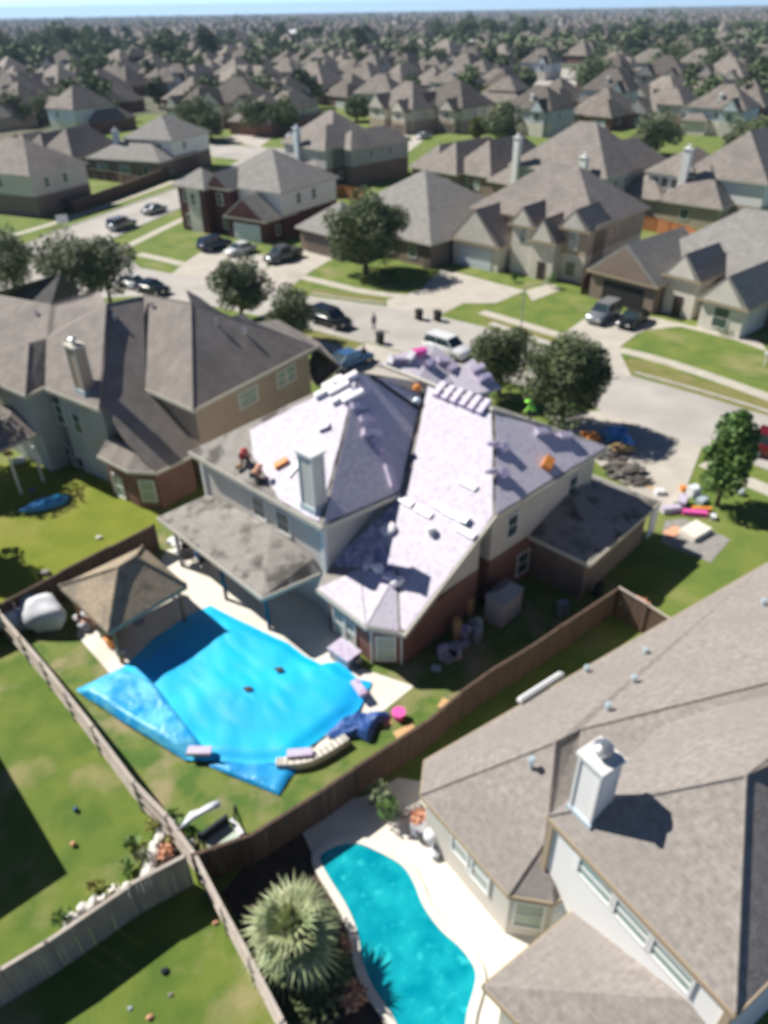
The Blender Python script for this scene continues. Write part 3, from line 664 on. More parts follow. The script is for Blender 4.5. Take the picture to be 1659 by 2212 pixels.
roof_from([[P(210,984,3.0),P(277,1018,3.0),P(250,950,4.0),P(232,945,4.0)],[P(277,1018,3.0),P(337,1021,3.0),P(295,965,4.0),P(250,950,4.0)]]).build('bay_roof','shingle',lh)
roof_from([[P(-100,860,4.3),P(27,877,4.3),P(90,932,2.9),P(0,972,2.9),P(-100,1015,2.9)]]).build('patio_roof','shingle',lh)
fm=fascia([LA,LBb,LC],.24,.1); fascia([P(97,838,6.3),P(213,884,6.3)],.24,.1,fm); fascia([P(0,831,6.3),P(55,854,6.3),P(95,836,6.3)],.24,.1,fm); fascia([P(210,984,3),P(277,1018,3),P(337,1021,3),P(432,975,3)],.2,.1,fm); fascia([P(90,932,2.9),P(0,972,2.9),P(-100,1015,2.9)],.2,.1,fm); fascia([P(737,790,3.0),P(688,832,3.0)],.2,.1,fm)
fm.build('fascia','trim',lh)
dE=dirv(LBb,LC);dW=dirv(LBb,LA)
for a_,b_ in ((LBb,FA.at(413,655)),(FA.at(413,655),FA.at(310,637)),(P(213,884,6.3),F3.at(230,657)),(P(55,854,6.3),t63),(F2.at(230,657),F2.at(310,641)),(P(110,657,9.8),P(213,627,10.2))):
    m=MB(); m.tube([a_+Vector((0,0,.02)),b_+Vector((0,0,.02))],.045,6); m.build('ridge_cap','shingle',lh)
m=MB(); m.prism(loopin([LBb,LC,LC+dW*5,LA]),0,h6-.2); m.build('wall','siding_tan',lh)
S1=P(213,884,h6);S0=P(97,838,h6);S5=P(0,831,h6); 
m=MB(); m.prism(loopin([S1,S1+dE*9,S0+dE*9,S0]),0,h6-.2); m.prism(loopin([P(55,854,6.3),P(55,854,6.3)+dE*8,S5+dE*8+dW*4,S5+dW*4]),0,h6-.2); m.build('rear_wall','siding_grey',lh)
m=MB(); q1=P(337,1021,3);q2=P(432,975,3);q3=P(277,1018,3);q0=P(210,984,3)
m.prism(loopin([q1,q2,q2+dW*6,q1+dW*6]),0,2.8); m.prism(loopin([q0,q3,q1,q1+dE*3,q0+dE*3],.3),0,2.78); m.build('bay_wall','brick_red',lh)
for x,y,w_,h in ((130,894,.9,1.4),(168,913,.9,1.4)): pwin(lh,x,y,S0,S1,w_,h)
for x,y in ((148,985),(178,1010)): pwin(lh,x,y,S0,S1,.9,1.7,k=.45)
pwin(lh,320,1060,q3,q1,.9,1.5,'blind',k=.3); pwin(lh,258,1050,q0,q3,.9,1.6,'glass_pale',k=.3)
for x,y in ((526,862),(545,852),(607,818),(628,806)): pwin(lh,x,y,LBb,LC,.8,1.1,'glass_pale')
cbs=F3.at(178,848)+dE*.3; chimney(lh,cbs,top_h(cbs,176,745),1.0,.75,dW,'siding_tan','trim')
m=MB()
for i,(x,y) in enumerate(((80,681),(245,680),(305,652),(470,690),(530,722),(335,650))): 
    pass
for x,y in ((20,990),(70,965)): pm=MB(); q=P(x,y,2.8); pm.cyl((q.x,q.y,0),(q.x,q.y,2.8),.09); pm.build('post','trim_white',lh)
VN=[((80,681),Pl(P(0,637,9.4),P(110,657,9.8),t100),'vent on the broad upper left slope'),((248,690),F2,'pale pipe vent in the dark fold left of the bright slope'),((330,665),FA,'vent at the top of the bright slope'),((468,700),FE,'tall pale vent on the big dark slope'),((530,720),FE,'small vent near the outer end of the big dark slope')]
for (x,y),pl,l in VN:
    v=vent(pl.at(x,y),pl.n,l,0); solo(v,'roof_vent','metal',l+', tan neighbour house','vent')
# dark roofed house behind it
q=P(60,640,0); ll=thing('house','house behind the tan neighbour showing a dark hip roof by the tree-lined corner','house',(q.x,q.y,0))
a1=P(-80,650,6.5);a2=P(0,634,6.5);a3=P(130,591,8.6);a4=P(172,624,6.5);a5=P(110,660,6.5)
roof_from([[a2,a3,a4,a5],[a1,a2,a3]]).build('roof','shingle_dark',ll); m=MB(); m.prism(loopin([a2,a5,a4,P(120,600,6.5)],.4),0,6.2); m.build('wall','siding_tan',ll)
# ================================================================== NEAR HOUSE, LOWER RIGHT
q=P(1400,1800,0); nh=thing('house','large near house at lower right with light shingle roof and tall white chimney','house',(q.x,q.y,0))
pA=eavepl((917,1643),(1659,1215),2.9,.65,(1,-1)); pB=eavepl((909,1717),(1099,1933),2.9,.65,(1,1))
K1=P(917,1643,2.9);K2=P(909,1717,2.9);K3=P(1099,1933,2.9);K4=P(1195,1949,2.9);K5=P(1223,1933,2.9)
Hp=pA.at(1199,1604);R1=pA.at(1252,1576);R2=pA.at(1659,1475); dB=dirv(K2,K3); dA=dirv(K1,P(1659,1215,2.9))
Hb=pB.at(1199,1604); Hm=(Hp+Hb)/2
kq=pB.at(1175,1820);kt=pB.at(1183,1765)
pM=Pl(R1,R2,R1+dB)
roof_from([[K1,pA.at(1659,1215),pA.at(1900,1075),pA.at(1900,1425),R2,R1,Hm],[K1,K2,Hm],[K2,K3,kq],[K2,kq,kt],[K2,kt,Hm],[K3,K4,kq],[K4,K5,P(1200,1840,4.0),kq]]).build('roof','shingle_light',nh)
c0=P(1218,1724,4.4)
roof_from([[Hm+Vector((0,0,-.01)),R1,pM.at(1243,1719),kt]]).build('roof','shingle_light',nh)
roof_from([[R1,R2,pM.at(1800,1450),pM.at(1800,1520),pM.at(1659,1560),pM.at(1458,1600),pM.at(1334,1700),pM.at(1243,1719)]]).build('roof','shingle_light',nh)
U1=P(1183,1762,6.3);U2=P(1588,2191,6.3);UA=P(1611,1676,8.95); Un=Pl(U1,UA,U1+dA)
Ue=U1+dA*13; Ue2=UA+dA*6
roof_from([[U1,U2,UA],[U1,UA,Un.at(1611,1640),Un.at(1800,1590),Un.at(1800,1480),Un.at(1659,1503),Un.at(1458,1547),Un.at(1334,1652)]]).build('upper_roof','shingle_light',nh)
roof_from([[UA,U2,U2+dA*8,UA+dA*7],[UA,UA+dA*7,Un.at(1800,1590),Un.at(1611,1640)]]).build('upper_roof','shingle_light',nh)
for a_,b_ in ((Hm,kt) ,(K2,Hm),(K3,kq),(K4,kq),(Hm,R1),(R1,R2),(U1,UA),(U2,UA),(UA,UA+dA*7)):
    m=MB(); m.tube([a_+Vector((0,0,.02)),b_+Vector((0,0,.02))],.045,6); m.build('ridge_cap','shingle_light',nh)
# end gable at the right edge
ge=[P(1611,1628,8.2),P(1659,1590,8.2),P(1800,1560,8.2),P(1800,1700,8.8),P(1659,1650,8.8)]
roof_from([ge]).build('upper_roof','shingle_light',nh)
L0=P(1044,2129,2.9);L1_=P(1243,1964,2.9);pL=eavepl((1044,2129),(1243,1964),2.9,.45,(1,-1)); pL2=eavepl((1044,2129),(1123,2212),2.9,.45,(1,1))
jj=pL.at(1500,2160)
roof_from([[L0,L1_,pL.at(1290,1990),jj],[L0,jj,pL2.at(1600,2330),pL2.at(1400,2500),pL2.at(1213,2306)]]).build('lower_roof','shingle_light',nh)
fm=fascia([K1,K2,K3,K4,K5],.2,.1); fascia([U1,U2,U2+dA*8],.2,.1,fm); fascia([L1_,L0,P(1123,2212,2.9),P(1213,2306,2.9)],.2,.1,fm); fascia([K1,P(1659,1215,2.9)],.2,.1,fm)
fm.build('fascia','trim_tan',nh)
m=MB(); U1i=U1+dA*.4;dU=dirv(U1,U2)
LU=loopin([U1,U2,U2+dA*9,U1+dA*9],.14); m.prism(LU,0,6.15); m.build('upper_wall','siding_white',nh)
m=MB(); m.prism(loopin([K1,K2,K3,K4,K5,K5+dA*4,P(1659,1215,2.9)+dB*3,P(1659,1215,2.9)],.2),0,2.72); m.prism(loopin([L1_,L0,P(1123,2212,2.9),P(1213,2306,2.9),P(1500,2250,2.9)],.4),0,2.7); m.build('wall','siding_cream',nh)
for x,y,w_ in ((1290,1905,1.35),(1365,1990,1.35),(1448,2080,1.35)):
    pwin(nh,x,y,U1,U2,w_,.75,'glass_pale',k=.14)
for x,y in ((1000,1832),(1035,1882)): pwin(nh,x,y,K2,K3,1.0,1.3,'glass_pale',k=.2)
pwin(nh,1142,1975,K3,K4,.9,1.4,'blind',k=.2)
for p_ in (LU[0],LU[1]): m=MB(); m.box((p_[0],p_[1],3.1),(.2,.2,6.1),rz=math.atan2(dU.y,dU.x)); m.build('corner_board','trim_tan',nh)
cb_=Pl(U1,U2,UA).at(1243,1772)+dA*.55
z1=top_h(Pl(U1,U2,UA).at(1219,1753),1237,1637)
chimney(nh,cb_,z1,.8,.78,dU,'siding_white','trim_white')
for (x,y),pl,l in (((1147,1652),pB,'vent on the shaded lower slope left of the white chimney'),((1368,1474),pA,'large pale vent in the middle of the long lit slope'),((1393,1414),pA,'small vent highest up the long lit slope'),((1312,1534),pA,'small vent on the lit slope near the ridge fold'),((1266,1452),pA,'small dark vent close to the white gutter piece'),((1648,1308),pA,'vent at the right edge of the photo on the long lit slope')):
    solo(vent(pl.at(x,y),pl.n,l,0),'roof_vent','flashing','near house '+l,'vent')
a=pA.at(1124,1522);b=pA.at(1216,1463); m=MB(); x=(b-a).normalized(); mx=Matrix((x,pA.n.cross(x),pA.n)).transposed(); m.box((a+b)/2+pA.n*.16,((b-a).length,.3,.14),mtx=mx); m.box((a+b)/2+pA.n*.25,((b-a).length-.1,.18,.08),mtx=mx); solo(m,'gutter_section','white_paint','long white gutter section lying on the near roof edge above the brown fence','gutter')
# ================================================================== FENCES
def fence(px,label,h=1.85,mt='fence_grey',rail='fence_pale',side=1,h0=None,rails=False,step=.0,cap=True,kind='wooden fence'):
    """px: top-edge pixels. panels 2.4 m, posts, pickets grooved in one panel mesh"""
    pts=[P(x,y,h) for x,y in px]; q=pts[0]
    t=thing('fence',label,'fence',(q.x,q.y,0))
    rnd=random.Random(int(px[0][1])*3+len(px))
    rs=resample([Vector((p.x,p.y,0)) for p in pts],2.4,False)
    for a,b in zip(rs[:-1],rs[1:]):
        d=(b-a); L=d.length
        if L<.2: continue
        x=d.normalized(); n=Vector((-x.y,x.x,0))*side; k=max(2,int(L/.15)); m=MB(); dz=rnd.uniform(-.05,.05)
        rz=math.atan2(x.y,x.x)
        for i in range(k):
            c=a+x*(L*(i+.5)/k); hh=h+dz+rnd.uniform(-.015,.015); m.box((c.x+n.x*rnd.uniform(0,.008),c.y+n.y*rnd.uniform(0,.008),hh/2),(L/k*.97,.02,hh),rz=rz)
        m.build('panel',mt,t)
        if rails:
            r_=MB()
            for z in (.4,1.0,1.6): c=(a+b)/2-n*.04; r_.box((c.x,c.y,z+dz),(L*.98,.05,.1),rz=rz)
            r_.build('rail',rail,t)
        if cap:
            r_=MB(); c=(a+b)/2; r_.box((c.x,c.y,h+dz+.03),(L*.99,.13,.04),rz=rz); r_.build('top_rail',rail,t)
    for p in rs:
        m=MB(); m.box((p.x-.04,p.y,h/2+.03),(.1,.1,h+.08)); m.build('post',rail if rails else mt,t)
    return t
fence([(-80,1232),(0,1325),(90,1430),(200,1570),(290,1690),(360,1762),(420,1845),(480,1960),(540,2070),(610,2205),(650,2290)],'pale weathered fence with bare rails running down the left lawn to the palm',rails=True,side=1,mt='fence_pale')
fence([(-80,2145),(0,2095),(100,2035),(283,1911),(400,1850)],'grey shaded fence below the white rocks in the bottom left corner',mt='fence_grey',h=1.9)
fence([(418,1848),(538,1807),(692,1711),(768,1659),(918,1562),(1001,1492),(1071,1442),(1142,1400),(1211,1353),(1336,1270)],'long brown fence between the tarped yard and the lower right house',mt='fence_brown',rail='fence_brown')
fence([(1336,1270),(1400,1308),(1470,1352),(1530,1390)],'short pale-capped fence crossing the side yard beside the garage wing',mt='fence_brown',rail='fence_pale')
fence([(-80,1340),(0,1306),(133,1236),(333,1133)],'dark brown fence behind the thatched shelter along the bright lawn',mt='fence_brown',rail='fence_brown')
fence([(83,418),(158,434),(292,388),(392,350)],'grey-brown fence along the side street pavement',mt='fence_brown',rail='fence_grey')
fence([(170,362),(250,372),(300,383)],'dark fence behind the pale-roofed house at upper left',mt='fence_brown',rail='fence_grey')
fence([(1360,462),(1420,472),(1478,487),(1560,520)],'orange-red fence in the back garden with the white table',mt='fence_red',rail='fence_red')
fence([(690,405),(740,402),(790,410)],'short orange fence behind the grey-roofed bungalow',mt='fence_red',rail='fence_red')
fence([(1345,500),(1290,560),(1260,600)],'dark side fence beside the stone house',mt='fence_brown',rail='fence_brown')
# ================================================================== TARP over the pool
TP=[(455,1308),(520,1342),(625,1392),(660,1420),(700,1440),(735,1430),(772,1468),(803,1473),(790,1505),(775,1535),(740,1560),(700,1590),(660,1622),(640,1645),(560,1652),(400,1642),(165,1490),(270,1440),(335,1378),(400,1335)]
tp=[P(x,y,.1) for x,y in TP]; cen=P(520,1500,.1)
IN=[P(x,y,0) for x,y in [(450,1330),(620,1410),(740,1480),(760,1540),(620,1620),(440,1600),(300,1450)]]
def nz(x,y,s,o=0): return noise.noise(Vector((x*s+o,y*s+o*2,o)))
def zt(x,y,t):
    sag=-.03 if t<.75 else 0
    f=nz(x,y,.45,3)*.16*(1-t*.5)+abs(nz(x*.9+y*.4,y*.5,1.1,9))*.09+max(0,.12-abs(nz(x*.5-y*.9,y*.35,.9,14)))*.5*max(0,min(1,(x+2)/6+.35))
    return .30+f+(.06 if t>.98 else 0)-max(0,(t-.86))*1.7
mb=drape(tp,zt,26,.3,c=(cen.x,cen.y)); solo(mb,'pool_tarp','tarp_blue','large bright blue tarp stretched over the covered backyard pool','tarp',smooth=True)
ED=[(165,1491),(262,1445),(330,1470),(400,1560),(452,1628),(400,1640),(280,1568)]
ep=[P(x,y,.2) for x,y in ED]; mb=drape(ep,lambda x,y,t:.62+nz(x,y,.8,4)*.1+abs(nz(x,y*.4,2.2,1))*.07-max(0,t-.8)*2.3,12,.3); solo(mb,'tarp_sheet','tarp_edge','wrinkled tarp strip with painted whitish sheen along the left edge of the pool tarp','tarp',smooth=True)
FL=[(448,1652),(560,1650),(648,1655),(622,1685),(603,1717),(560,1700),(490,1672)]
mb=drape([P(x,y,.1) for x,y in FL],lambda x,y,t:.22+nz(x,y,1.1,7)*.1+abs(nz(x,y,2.4,2))*.08-max(0,t-.85)*1.0,10,.25); solo(mb,'tarp_flap','tarp_flap','triangular blue tarp flap hanging onto the grass below the pool','tarp',smooth=True)
NV=[(700,1592),(735,1560),(770,1545),(842,1540),(838,1556),(815,1570),(800,1605),(770,1592),(740,1600)]
mb=drape([P(x,y,.1) for x,y in NV],lambda x,y,t:.50+nz(x,y,1.6,5)*.2+abs(nz(x,y,3,8))*.16-max(0,t-.7)*1.2,10,.2); solo(mb,'navy_tarp','tarp_navy','crumpled navy tarp bunched at the right corner of the pool','tarp',smooth=True)
# raised pool wall under the tarp corner
m=MB(); cur=chaikin([P(x,y,0) for x,y in ((600,1658),(660,1655),(700,1636),(748,1605))],2,False)
for a,b in zip(cur[:-1],cur[1:]): d=b-a; c=(a+b)/2; m.box((c.x,c.y,.22),(d.length+.05,.4,.44),rz=math.atan2(d.y,d.x))
struct(m,'pool_wall','deck')
def crate(px,py,z,l,w_,h,ang,mt,label,name,cat,group=None,k=2):
    p=P(px,py,z); m=MB()
    for i in range(k): m.box((p.x+random.uniform(-.02,.02),p.y+random.uniform(-.02,.02),z+h*(i+.5)/k),(l,w_,h/k*.97),rz=R(ang+random.uniform(-2,2)))
    return solo(m,name,mt,label,cat,group)
crate(431,1625,.42,1.05,.4,.18,-2,'bundle_wrap','white-wrapped shingle bundle weighing down the lower left tarp edge','shingle_bundle','bundle')
crate(647,1630,.42,1.1,.4,.18,4,'bundle_wrap','white-wrapped shingle bundle on the tarp edge by the cream pool wall','shingle_bundle','bundle')
crate(776,1488,.42,1.0,.42,.18,-62,'bundle_wrap','white-wrapped shingle bundle at the right end of the tarp near the bay','shingle_bundle','bundle')
for x,y,l in ((536,1488,'dark puddle-like scrap in the middle of the tarp'),(603,1446,'dark spot of leaves on the upper part of the tarp')):
    p=P(x,y,.42); m=MB(); m.blob((p.x,p.y,.44),(.22,.14,.05),3); solo(m,'leaf_litter','debris',l,'leaves')
# ================================================================== THATCHED SHELTER
tc=[P(127,1266,2.6),P(233,1366,2.6),P(404,1264,2.6),P(308,1180,2.6)]
r0=P(255,1226,4.2);r1=P(292,1203,4.2)
th_=thing('shelter','square brown shake-roofed garden shelter beside the pool tarp','shelter',tuple(P(270,1330,0)))
o=roof_from([(tc[0],tc[1],r0),(tc[1],tc[2],r1,r0),(tc[2],tc[3],r1),(tc[3],tc[0],r0,r1)],.25).build('roof','shake',th_)
m=MB(); rc=MB()
for a,b in ((tc[0],r0),(tc[1],r0),(tc[2],r1),(tc[3],r1),(r0,r1)): rc.tube([a+Vector((0,0,.03)),b+Vector((0,0,.03))],.07,6)
rc.build('ridge_cap','shake',th_)
cc=sum(tc,Vector())/4
for p in tc:
    q=p.lerp(cc,.16); m=MB(); m.box((q.x,q.y,1.25),(.16,.16,2.5)); m.build('post','wood',th_)
m=MB(); qs=[p.lerp(cc,.16) for p in tc]
for a,b in zip(qs,qs[1:]+qs[:1]): d=b-a; c=(a+b)/2; m.box((c.x,c.y,2.38),(d.length,.12,.2),rz=math.atan2(d.y,d.x))
m.build('beam','wood',th_)
# attached patio cover of the re-roofed house
c1=P(340,1117,2.9);c2_=P(566,1291,2.9);c3=P(690,1237,2.9);_wa,_wb=shift_in(W1,W2,.40);c4=onwall(586,1134,_wa,_wb)[0];c5=onwall(449,1068,_wa,_wb)[0];c6=onwall(676,1205,_wa,_wb)[0]
pt=thing('patio_cover','weathered grey shingled patio roof attached below the left wall of the re-roofed house','patio cover',tuple(P(520,1250,0)))
roof_from([(c1,c2_,c4,c5),(c2_,c3,c6,c4)],.2).build('roof','shingle_old',pt)
fascia([c1,c2_,c3],.24,.12).build('fascia','trim',pt)
for x,y,h in ((372,1145,2.7),(566,1278,2.7),(470,1215,2.7)):
    q=P(x,y,h)+dN*.15; m=MB(); m.box((q.x,q.y,1.35),(.17,.17,2.7)); m.build('post','paint_navy',pt)
# ------------------------------------------------------------------ yard things
def chair(px,py,ang,label,mt='black_plastic',group=None,h=.85):
    p=P(px,py,.0); p.z=.08; t=thing('patio_chair',label,'chair',tuple(p),R(ang),group,world=False)
    m=MB(); m.box((0,0,.42),(.52,.5,.08)); m.build('seat',mt,t)
    m=MB(); m.box((0,.24,.68),(.52,.07,.5)); m.build('backrest',mt,t)
    for sx in(-1,1):
        for sy in(-1,1): m=MB(); m.cyl((sx*.23,sy*.21,0),(sx*.23,sy*.21,.40),.025); m.build('leg',mt,t)
        m=MB(); m.box((sx*.27,0,.60),(.05,.48,.04)); m.build('armrest',mt,t)
    return t
def rtable(px,py,r,label,mt='white_paint',h=.72):
    p=P(px,py,0); p.z=.08; t=thing('round_table',label,'table',tuple(p),0,None,world=False)
    m=MB(); m.cyl((0,0,h-.04),(0,0,h),r,n=20); m.build('tabletop',mt,t); m=MB(); m.cyl((0,0,.03),(0,0,h-.04),.05); m.build('pedestal',mt,t); m=MB(); m.cyl((0,0,0),(0,0,.04),r*.5,n=14); m.build('foot',mt,t); return t
chair(405,1195,30,'dark chair nearest the fence in the patio cluster above the thatched shelter'); chair(425,1210,-60,'dark chair in the middle of the patio cluster beside the blue cooler'); chair(442,1222,120,'dark chair right of the blue cooler by the patio roof edge'); chair(408,1218,200,'dark chair nearest the pool in the patio cluster')
rtable(385,1190,.55,'pale round table beside the dark chairs under the patio roof corner')
crate(433,1204,.45,.5,.4,.4,20,'blue_plastic','blue cooler among the dark patio chairs','cooler','cooler')
chair(270,1330,40,'dark chair deep under the thatched shelter'); chair(330,1315,140,'dark chair under the right side of the thatched shelter','dark_cloth')
rtable(300,1345,.6,'grey round table in the shade under the thatched shelter','box_grey')
m=MB(); p=P(245,1395,0); m.cyl((p.x,p.y,.08),(p.x,p.y,.6),.28,.34,14); m.cyl((p.x,p.y,.6),(p.x,p.y,.66),.36,n=14); solo(m,'planter','orange','orange planter on the paving at the shelter corner','planter')
m=MB(); p=P(238,1372,0); m.blob((p.x,p.y,.5),(.5,.4,.45),5,.4); solo(m,'shrub','leaf_sage','small dry shrub beside the orange planter','shrub')
for i,(x,y,s,mt,l) in enumerate(((178,1342,.4,'white_fabric','small white bag beside the wrapped furniture'),(192,1352,.35,'salmon','pinkish bag on the path by the wrapped furniture'),(262,1415,.3,'box_grey','grey pot at the tarp corner under the shelter'),(184,1362,.3,'box_grey','grey bucket on the path below the pinkish bag'))):
    m=MB(); p=P(x,y,0); m.blob((p.x,p.y,.25),(s,s*.8,.28),i,.25); solo(m,'garden_bag',mt,l,'bag')
# wrapped furniture
m=MB(); p=P(95,1345,0); q=P(35,1350,0); m.blob((p.x,p.y,.75),(1.5,1.0,.95),2,.18,20,12,1.6,Matrix.Rotation(R(-20),3,'Z')); m.blob((q.x,q.y,.6),(1.1,.8,.7),6,.2,18,10); 
solo(m,'furniture_cover','white_fabric','big silvery white cover wrapped over furniture beside the pale fence','cover',smooth=True)
# canopy swing by the fence junction
p=P(455,1800,0); sw=thing('garden_swing','garden swing seat with draped white canopy and green cushion by the fence corner','swing',tuple(p))
ax=dirv(P(385,1800,1.9),P(475,1735,1.9)); ay=Vector((-ax.y,ax.x,0)); ay=-ay if ay.y>0 else ay
a0=P(380,1795,1.9);a1=P(474,1738,1.9);a2=P(470,1722,2.1);a3=P(405,1748,2.1)
m=MB(); m.open=True; c0=P(425,1762,2.05); mb_=drape([(a0.x,a0.y),(a1.x,a1.y),(a2.x+.05,a2.y+.1),(a3.x,a3.y)],lambda x,y,t:1.95+nz(x,y,1.5,2)*.25-max(0,t-.8)*.6,8,.2); mb_.build('canopy','white_fabric',sw,smooth=True)
sc=P(480,1815,.5); m=MB(); m.box((sc.x,sc.y,.5),(1.1,.75,.16),rz=math.atan2(ax.y,ax.x)); m.build('cushion','green_box',sw)
m=MB(); m.box((sc.x-ay.x*.45,sc.y-ay.y*.45,.75),(1.2,.12,.6),rz=math.atan2(ax.y,ax.x)); m.build('backrest','dark_cloth',sw)
for s in(-1,1):
    c=sc+ax*s*.8; m=MB(); m.tube([(c.x-ay.x*.5,c.y-ay.y*.5,0),(c.x,c.y,1.9),(c.x+ay.x*.5,c.y+ay.y*.5,0)],.045); m.build('frame','dark_cloth',sw)
m=MB(); b0=P(500,1770,.6);b1_=P(530,1815,.6); d=b1_-b0; c=(b0+b1_)/2; m.box((c.x,c.y,.6),(d.length,.22,.08),rz=math.atan2(d.y,d.x)); m.build('armrest','white_paint',sw)
m=MB(); b0=P(488,1728,0); 
# rocks and plants along the corner bed
RK=[(372,1788),(345,1815),(337,1830),(330,1850),(325,1872),(320,1893),(322,1905),(316,1918),(300,1922),(290,1930),(278,1928),(262,1938),(245,1935),(232,1945),(205,1950),(195,1963),(180,1968),(155,1998),(410,1830),(352,1800)]
for i,(x,y) in enumerate(RK):
    p=P(x,y,0); r=random.uniform(.2,.32); m=MB(); m.blob((p.x,p.y,.13),(r,r*random.uniform(.8,1.3),.2),i+1,.2,10,7); solo(m,'rock','rock','pale rock in the curved row edging the flower bed by the grey fence','rock','pale rocks edging the corner flower bed')
def leaves(mb,c,size,n,ls,rnd,shell=.55,up=0):
    """n leaf-sized faces in an ellipsoid volume"""
    vs=[];fs=[]
    for i in range(n):
        while True:
            d=Vector((rnd.uniform(-1,1),rnd.uniform(-1,1),rnd.uniform(-1,1)))
            if .05<d.length<1: break
        d=d.normalized()*(shell+(1-shell)*rnd.random()**.6)
        p=Vector((c[0]+d.x*size[0],c[1]+d.y*size[1],c[2]+d.z*size[2]))
        a=Vector((rnd.gauss(0,1),rnd.gauss(0,1),rnd.gauss(0,.6)+up)).normalized(); b=a.orthogonal().normalized(); b=Matrix.Rotation(rnd.random()*6.28,3,a)@b; k=ls*rnd.uniform(.6,1.3)
        a=a*k;b=b*k*.6; o=len(vs); vs+=[p-a*.5,p+b*.5,p+a*.5,p-b*.5]; fs.append((o,o+1,o+2,o+3))
    mb.add(vs,fs); mb.open=True; return mb
def plant(px,py,r,h,mt,label,group=None,n=90,name='plant',cat='plant',ls=.22,z=0):
    p=P(px,py,0); rnd=random.Random(int(px*3+py)); t=thing(name,label,cat,(p.x,p.y,z),0,group,world=False)
    m=MB(); leaves(m,(0,0,h*.58),(r,r,h*.45),n,ls,rnd,.2,.6); m.build('foliage',mt,t)
    m=MB(); 
    m.tube([(0,0,0),(0.03,0,h*.45),(0.0,.05,h*.8)],[.03,.02,.01],5); m.build('stem','bark',t); return t
for i,(x,y,mt,l) in enumerate(((210,1925,'leaf_yellow','yellow-green plant at the tip of the lawn shadow'),(335,1790,'leaf_yellow','yellow plant highest in the corner bed beside the pale fence'),(380,1815,'leaf_yellow','yellow-flowered plant against the fence corner'),(290,1830,'leaf_bright','low green plant left of the rock row'),(280,1885,'leaf_bright','green plant between the lawn and the middle of the rock row'),(360,1850,'salmon','dry pinkish plant inside the corner bed'),(375,1775,'leaf_bright','leafy green plant at the top of the corner bed'),(250,1945,'leaf_yellow','yellow plant among the rocks below the lawn shadow'),(140,1995,'leaf_bright','dark green plant at the lower end of the rock row'),(310,1860,'leaf_sage','sage plant behind the middle rocks'),(395,1790,'leaf_bright','green plant overhanging the fence corner'))):
    plant(x,y,.35,.7,mt,l,n=60)
sheet([(385,1775),(415,1840),(330,1900),(300,1930),(312,1880),(340,1820)],.03,'flower_bed','mulch')
for x,y,mt,l in ((165,1752,'paint_blue','blue ball on the left lawn'),(160,1827,'salmon','red ball on the left lawn below the blue one')):
    p=P(x,y,0); m=MB(); m.blob((p.x,p.y,.13),(.11,.11,.11),1,0,12,8); solo(m,'ball',mt,l,'ball',smooth=True)
for x,y,mt,l,s in ((323,2200,'salmon','pale pink toy at the bottom edge of the photo',.15),(281,2180,'flashing','small teal toy on the grass near the bottom edge',.1),(465,1996,'salmon','pinkish toy on the dry grass right of the fence corner',.14),(355,2100,'dark_cloth','dark toy on the bare patch below the grey fence',.18),(368,2150,'rock_grey','small grey stone on the bare patch near the dark toy',.1)):
    p=P(x,y,0); m=MB(); s*=.65; m.blob((p.x,p.y,s*.7),(s,s*.8,s*.8),int(x),.3); m.blob((p.x+s*.7,p.y+s*.5,s*.6),(s*.6,s*.6,s*.6),int(y),.2); solo(m,'garden_toy',mt,l,'toy')
# right corner of the pool
p=P(861,1552,0); m=MB(); m.cyl((p.x,p.y,0),(p.x,p.y,.42),.22,.30,16); m.cyl((p.x,p.y,.42),(p.x,p.y,.46),.33,n=16); solo(m,'bucket','pink','pink bucket on the grass beside the navy tarp','bucket')
for x,y,l_,w_,a,l in ((875,1583,1.0,.55,30,'orange plywood offcut on the grass below the pink bucket'),(960,1522,.6,.5,60,'orange plywood piece lying by the brown fence'),(835,1563,.4,.3,20,'small orange scrap between the navy tarp and pink bucket')):
    crate(x,y,.02,l_,w_,.06,a,'plywood',l,'plywood_offcut','plywood',k=1)
p=P(745,1425,.0); t=thing('spa_tub','grey-lidded garden tub standing below the bay window','tub',tuple(p)); m=MB(); m.box((p.x,p.y,.32),(1.3,.9,.6),rz=R(A45)); m.build('tub','box_grey',t); m=MB(); m.box((p.x,p.y,.68),(1.45,1.0,.1),rz=R(A45)); m.build('lid','bundle_wrap',t)
crate(775,1440,.08,.35,.35,.5,10,'rubber','black bin against the brick bay','bin','bin')
m=MB(); p=P(748,1595,0); 
# side yard of the re-roofed house: shed, boxes
p=P(1085,1330,0); t=thing('garden_shed','small pale plastic shed with hipped lid standing by the brick wall','shed',tuple(p)); mz=R(math.degrees(math.atan2(gd.y,gd.x)))
m=MB(); m.box((p.x,p.y,.85),(1.7,1.15,1.7),rz=mz); m.build('wall','shed_wall',t)
m=MB(); ux=gd;uy=gp; V=[p+ux*a*.95+uy*b*.65+Vector((0,0,1.7)) for a,b in((-1,-1),(1,-1),(1,1),(-1,1))]+[p+ux*-.5+Vector((0,0,2.05)),p+ux*.5+Vector((0,0,2.05))]
m.add(V,[(3,2,1,0),(0,1,5,4),(2,3,4,5),(1,2,5),(3,0,4)]); m.build('roof','shed_roof',t)
m=MB(); q=p-uy*.59+Vector((0,0,.8)); m.box(tuple(q),(.7,.04,1.4),rz=mz); dd=m.build('door','shed_wall',t); m=MB(); q=q-uy*.05+ux*.25; m.box(tuple(q),(.05,.05,.15),rz=mz); m.build('handle','metal',dd,org=t.location)
rb=random.Random(3)
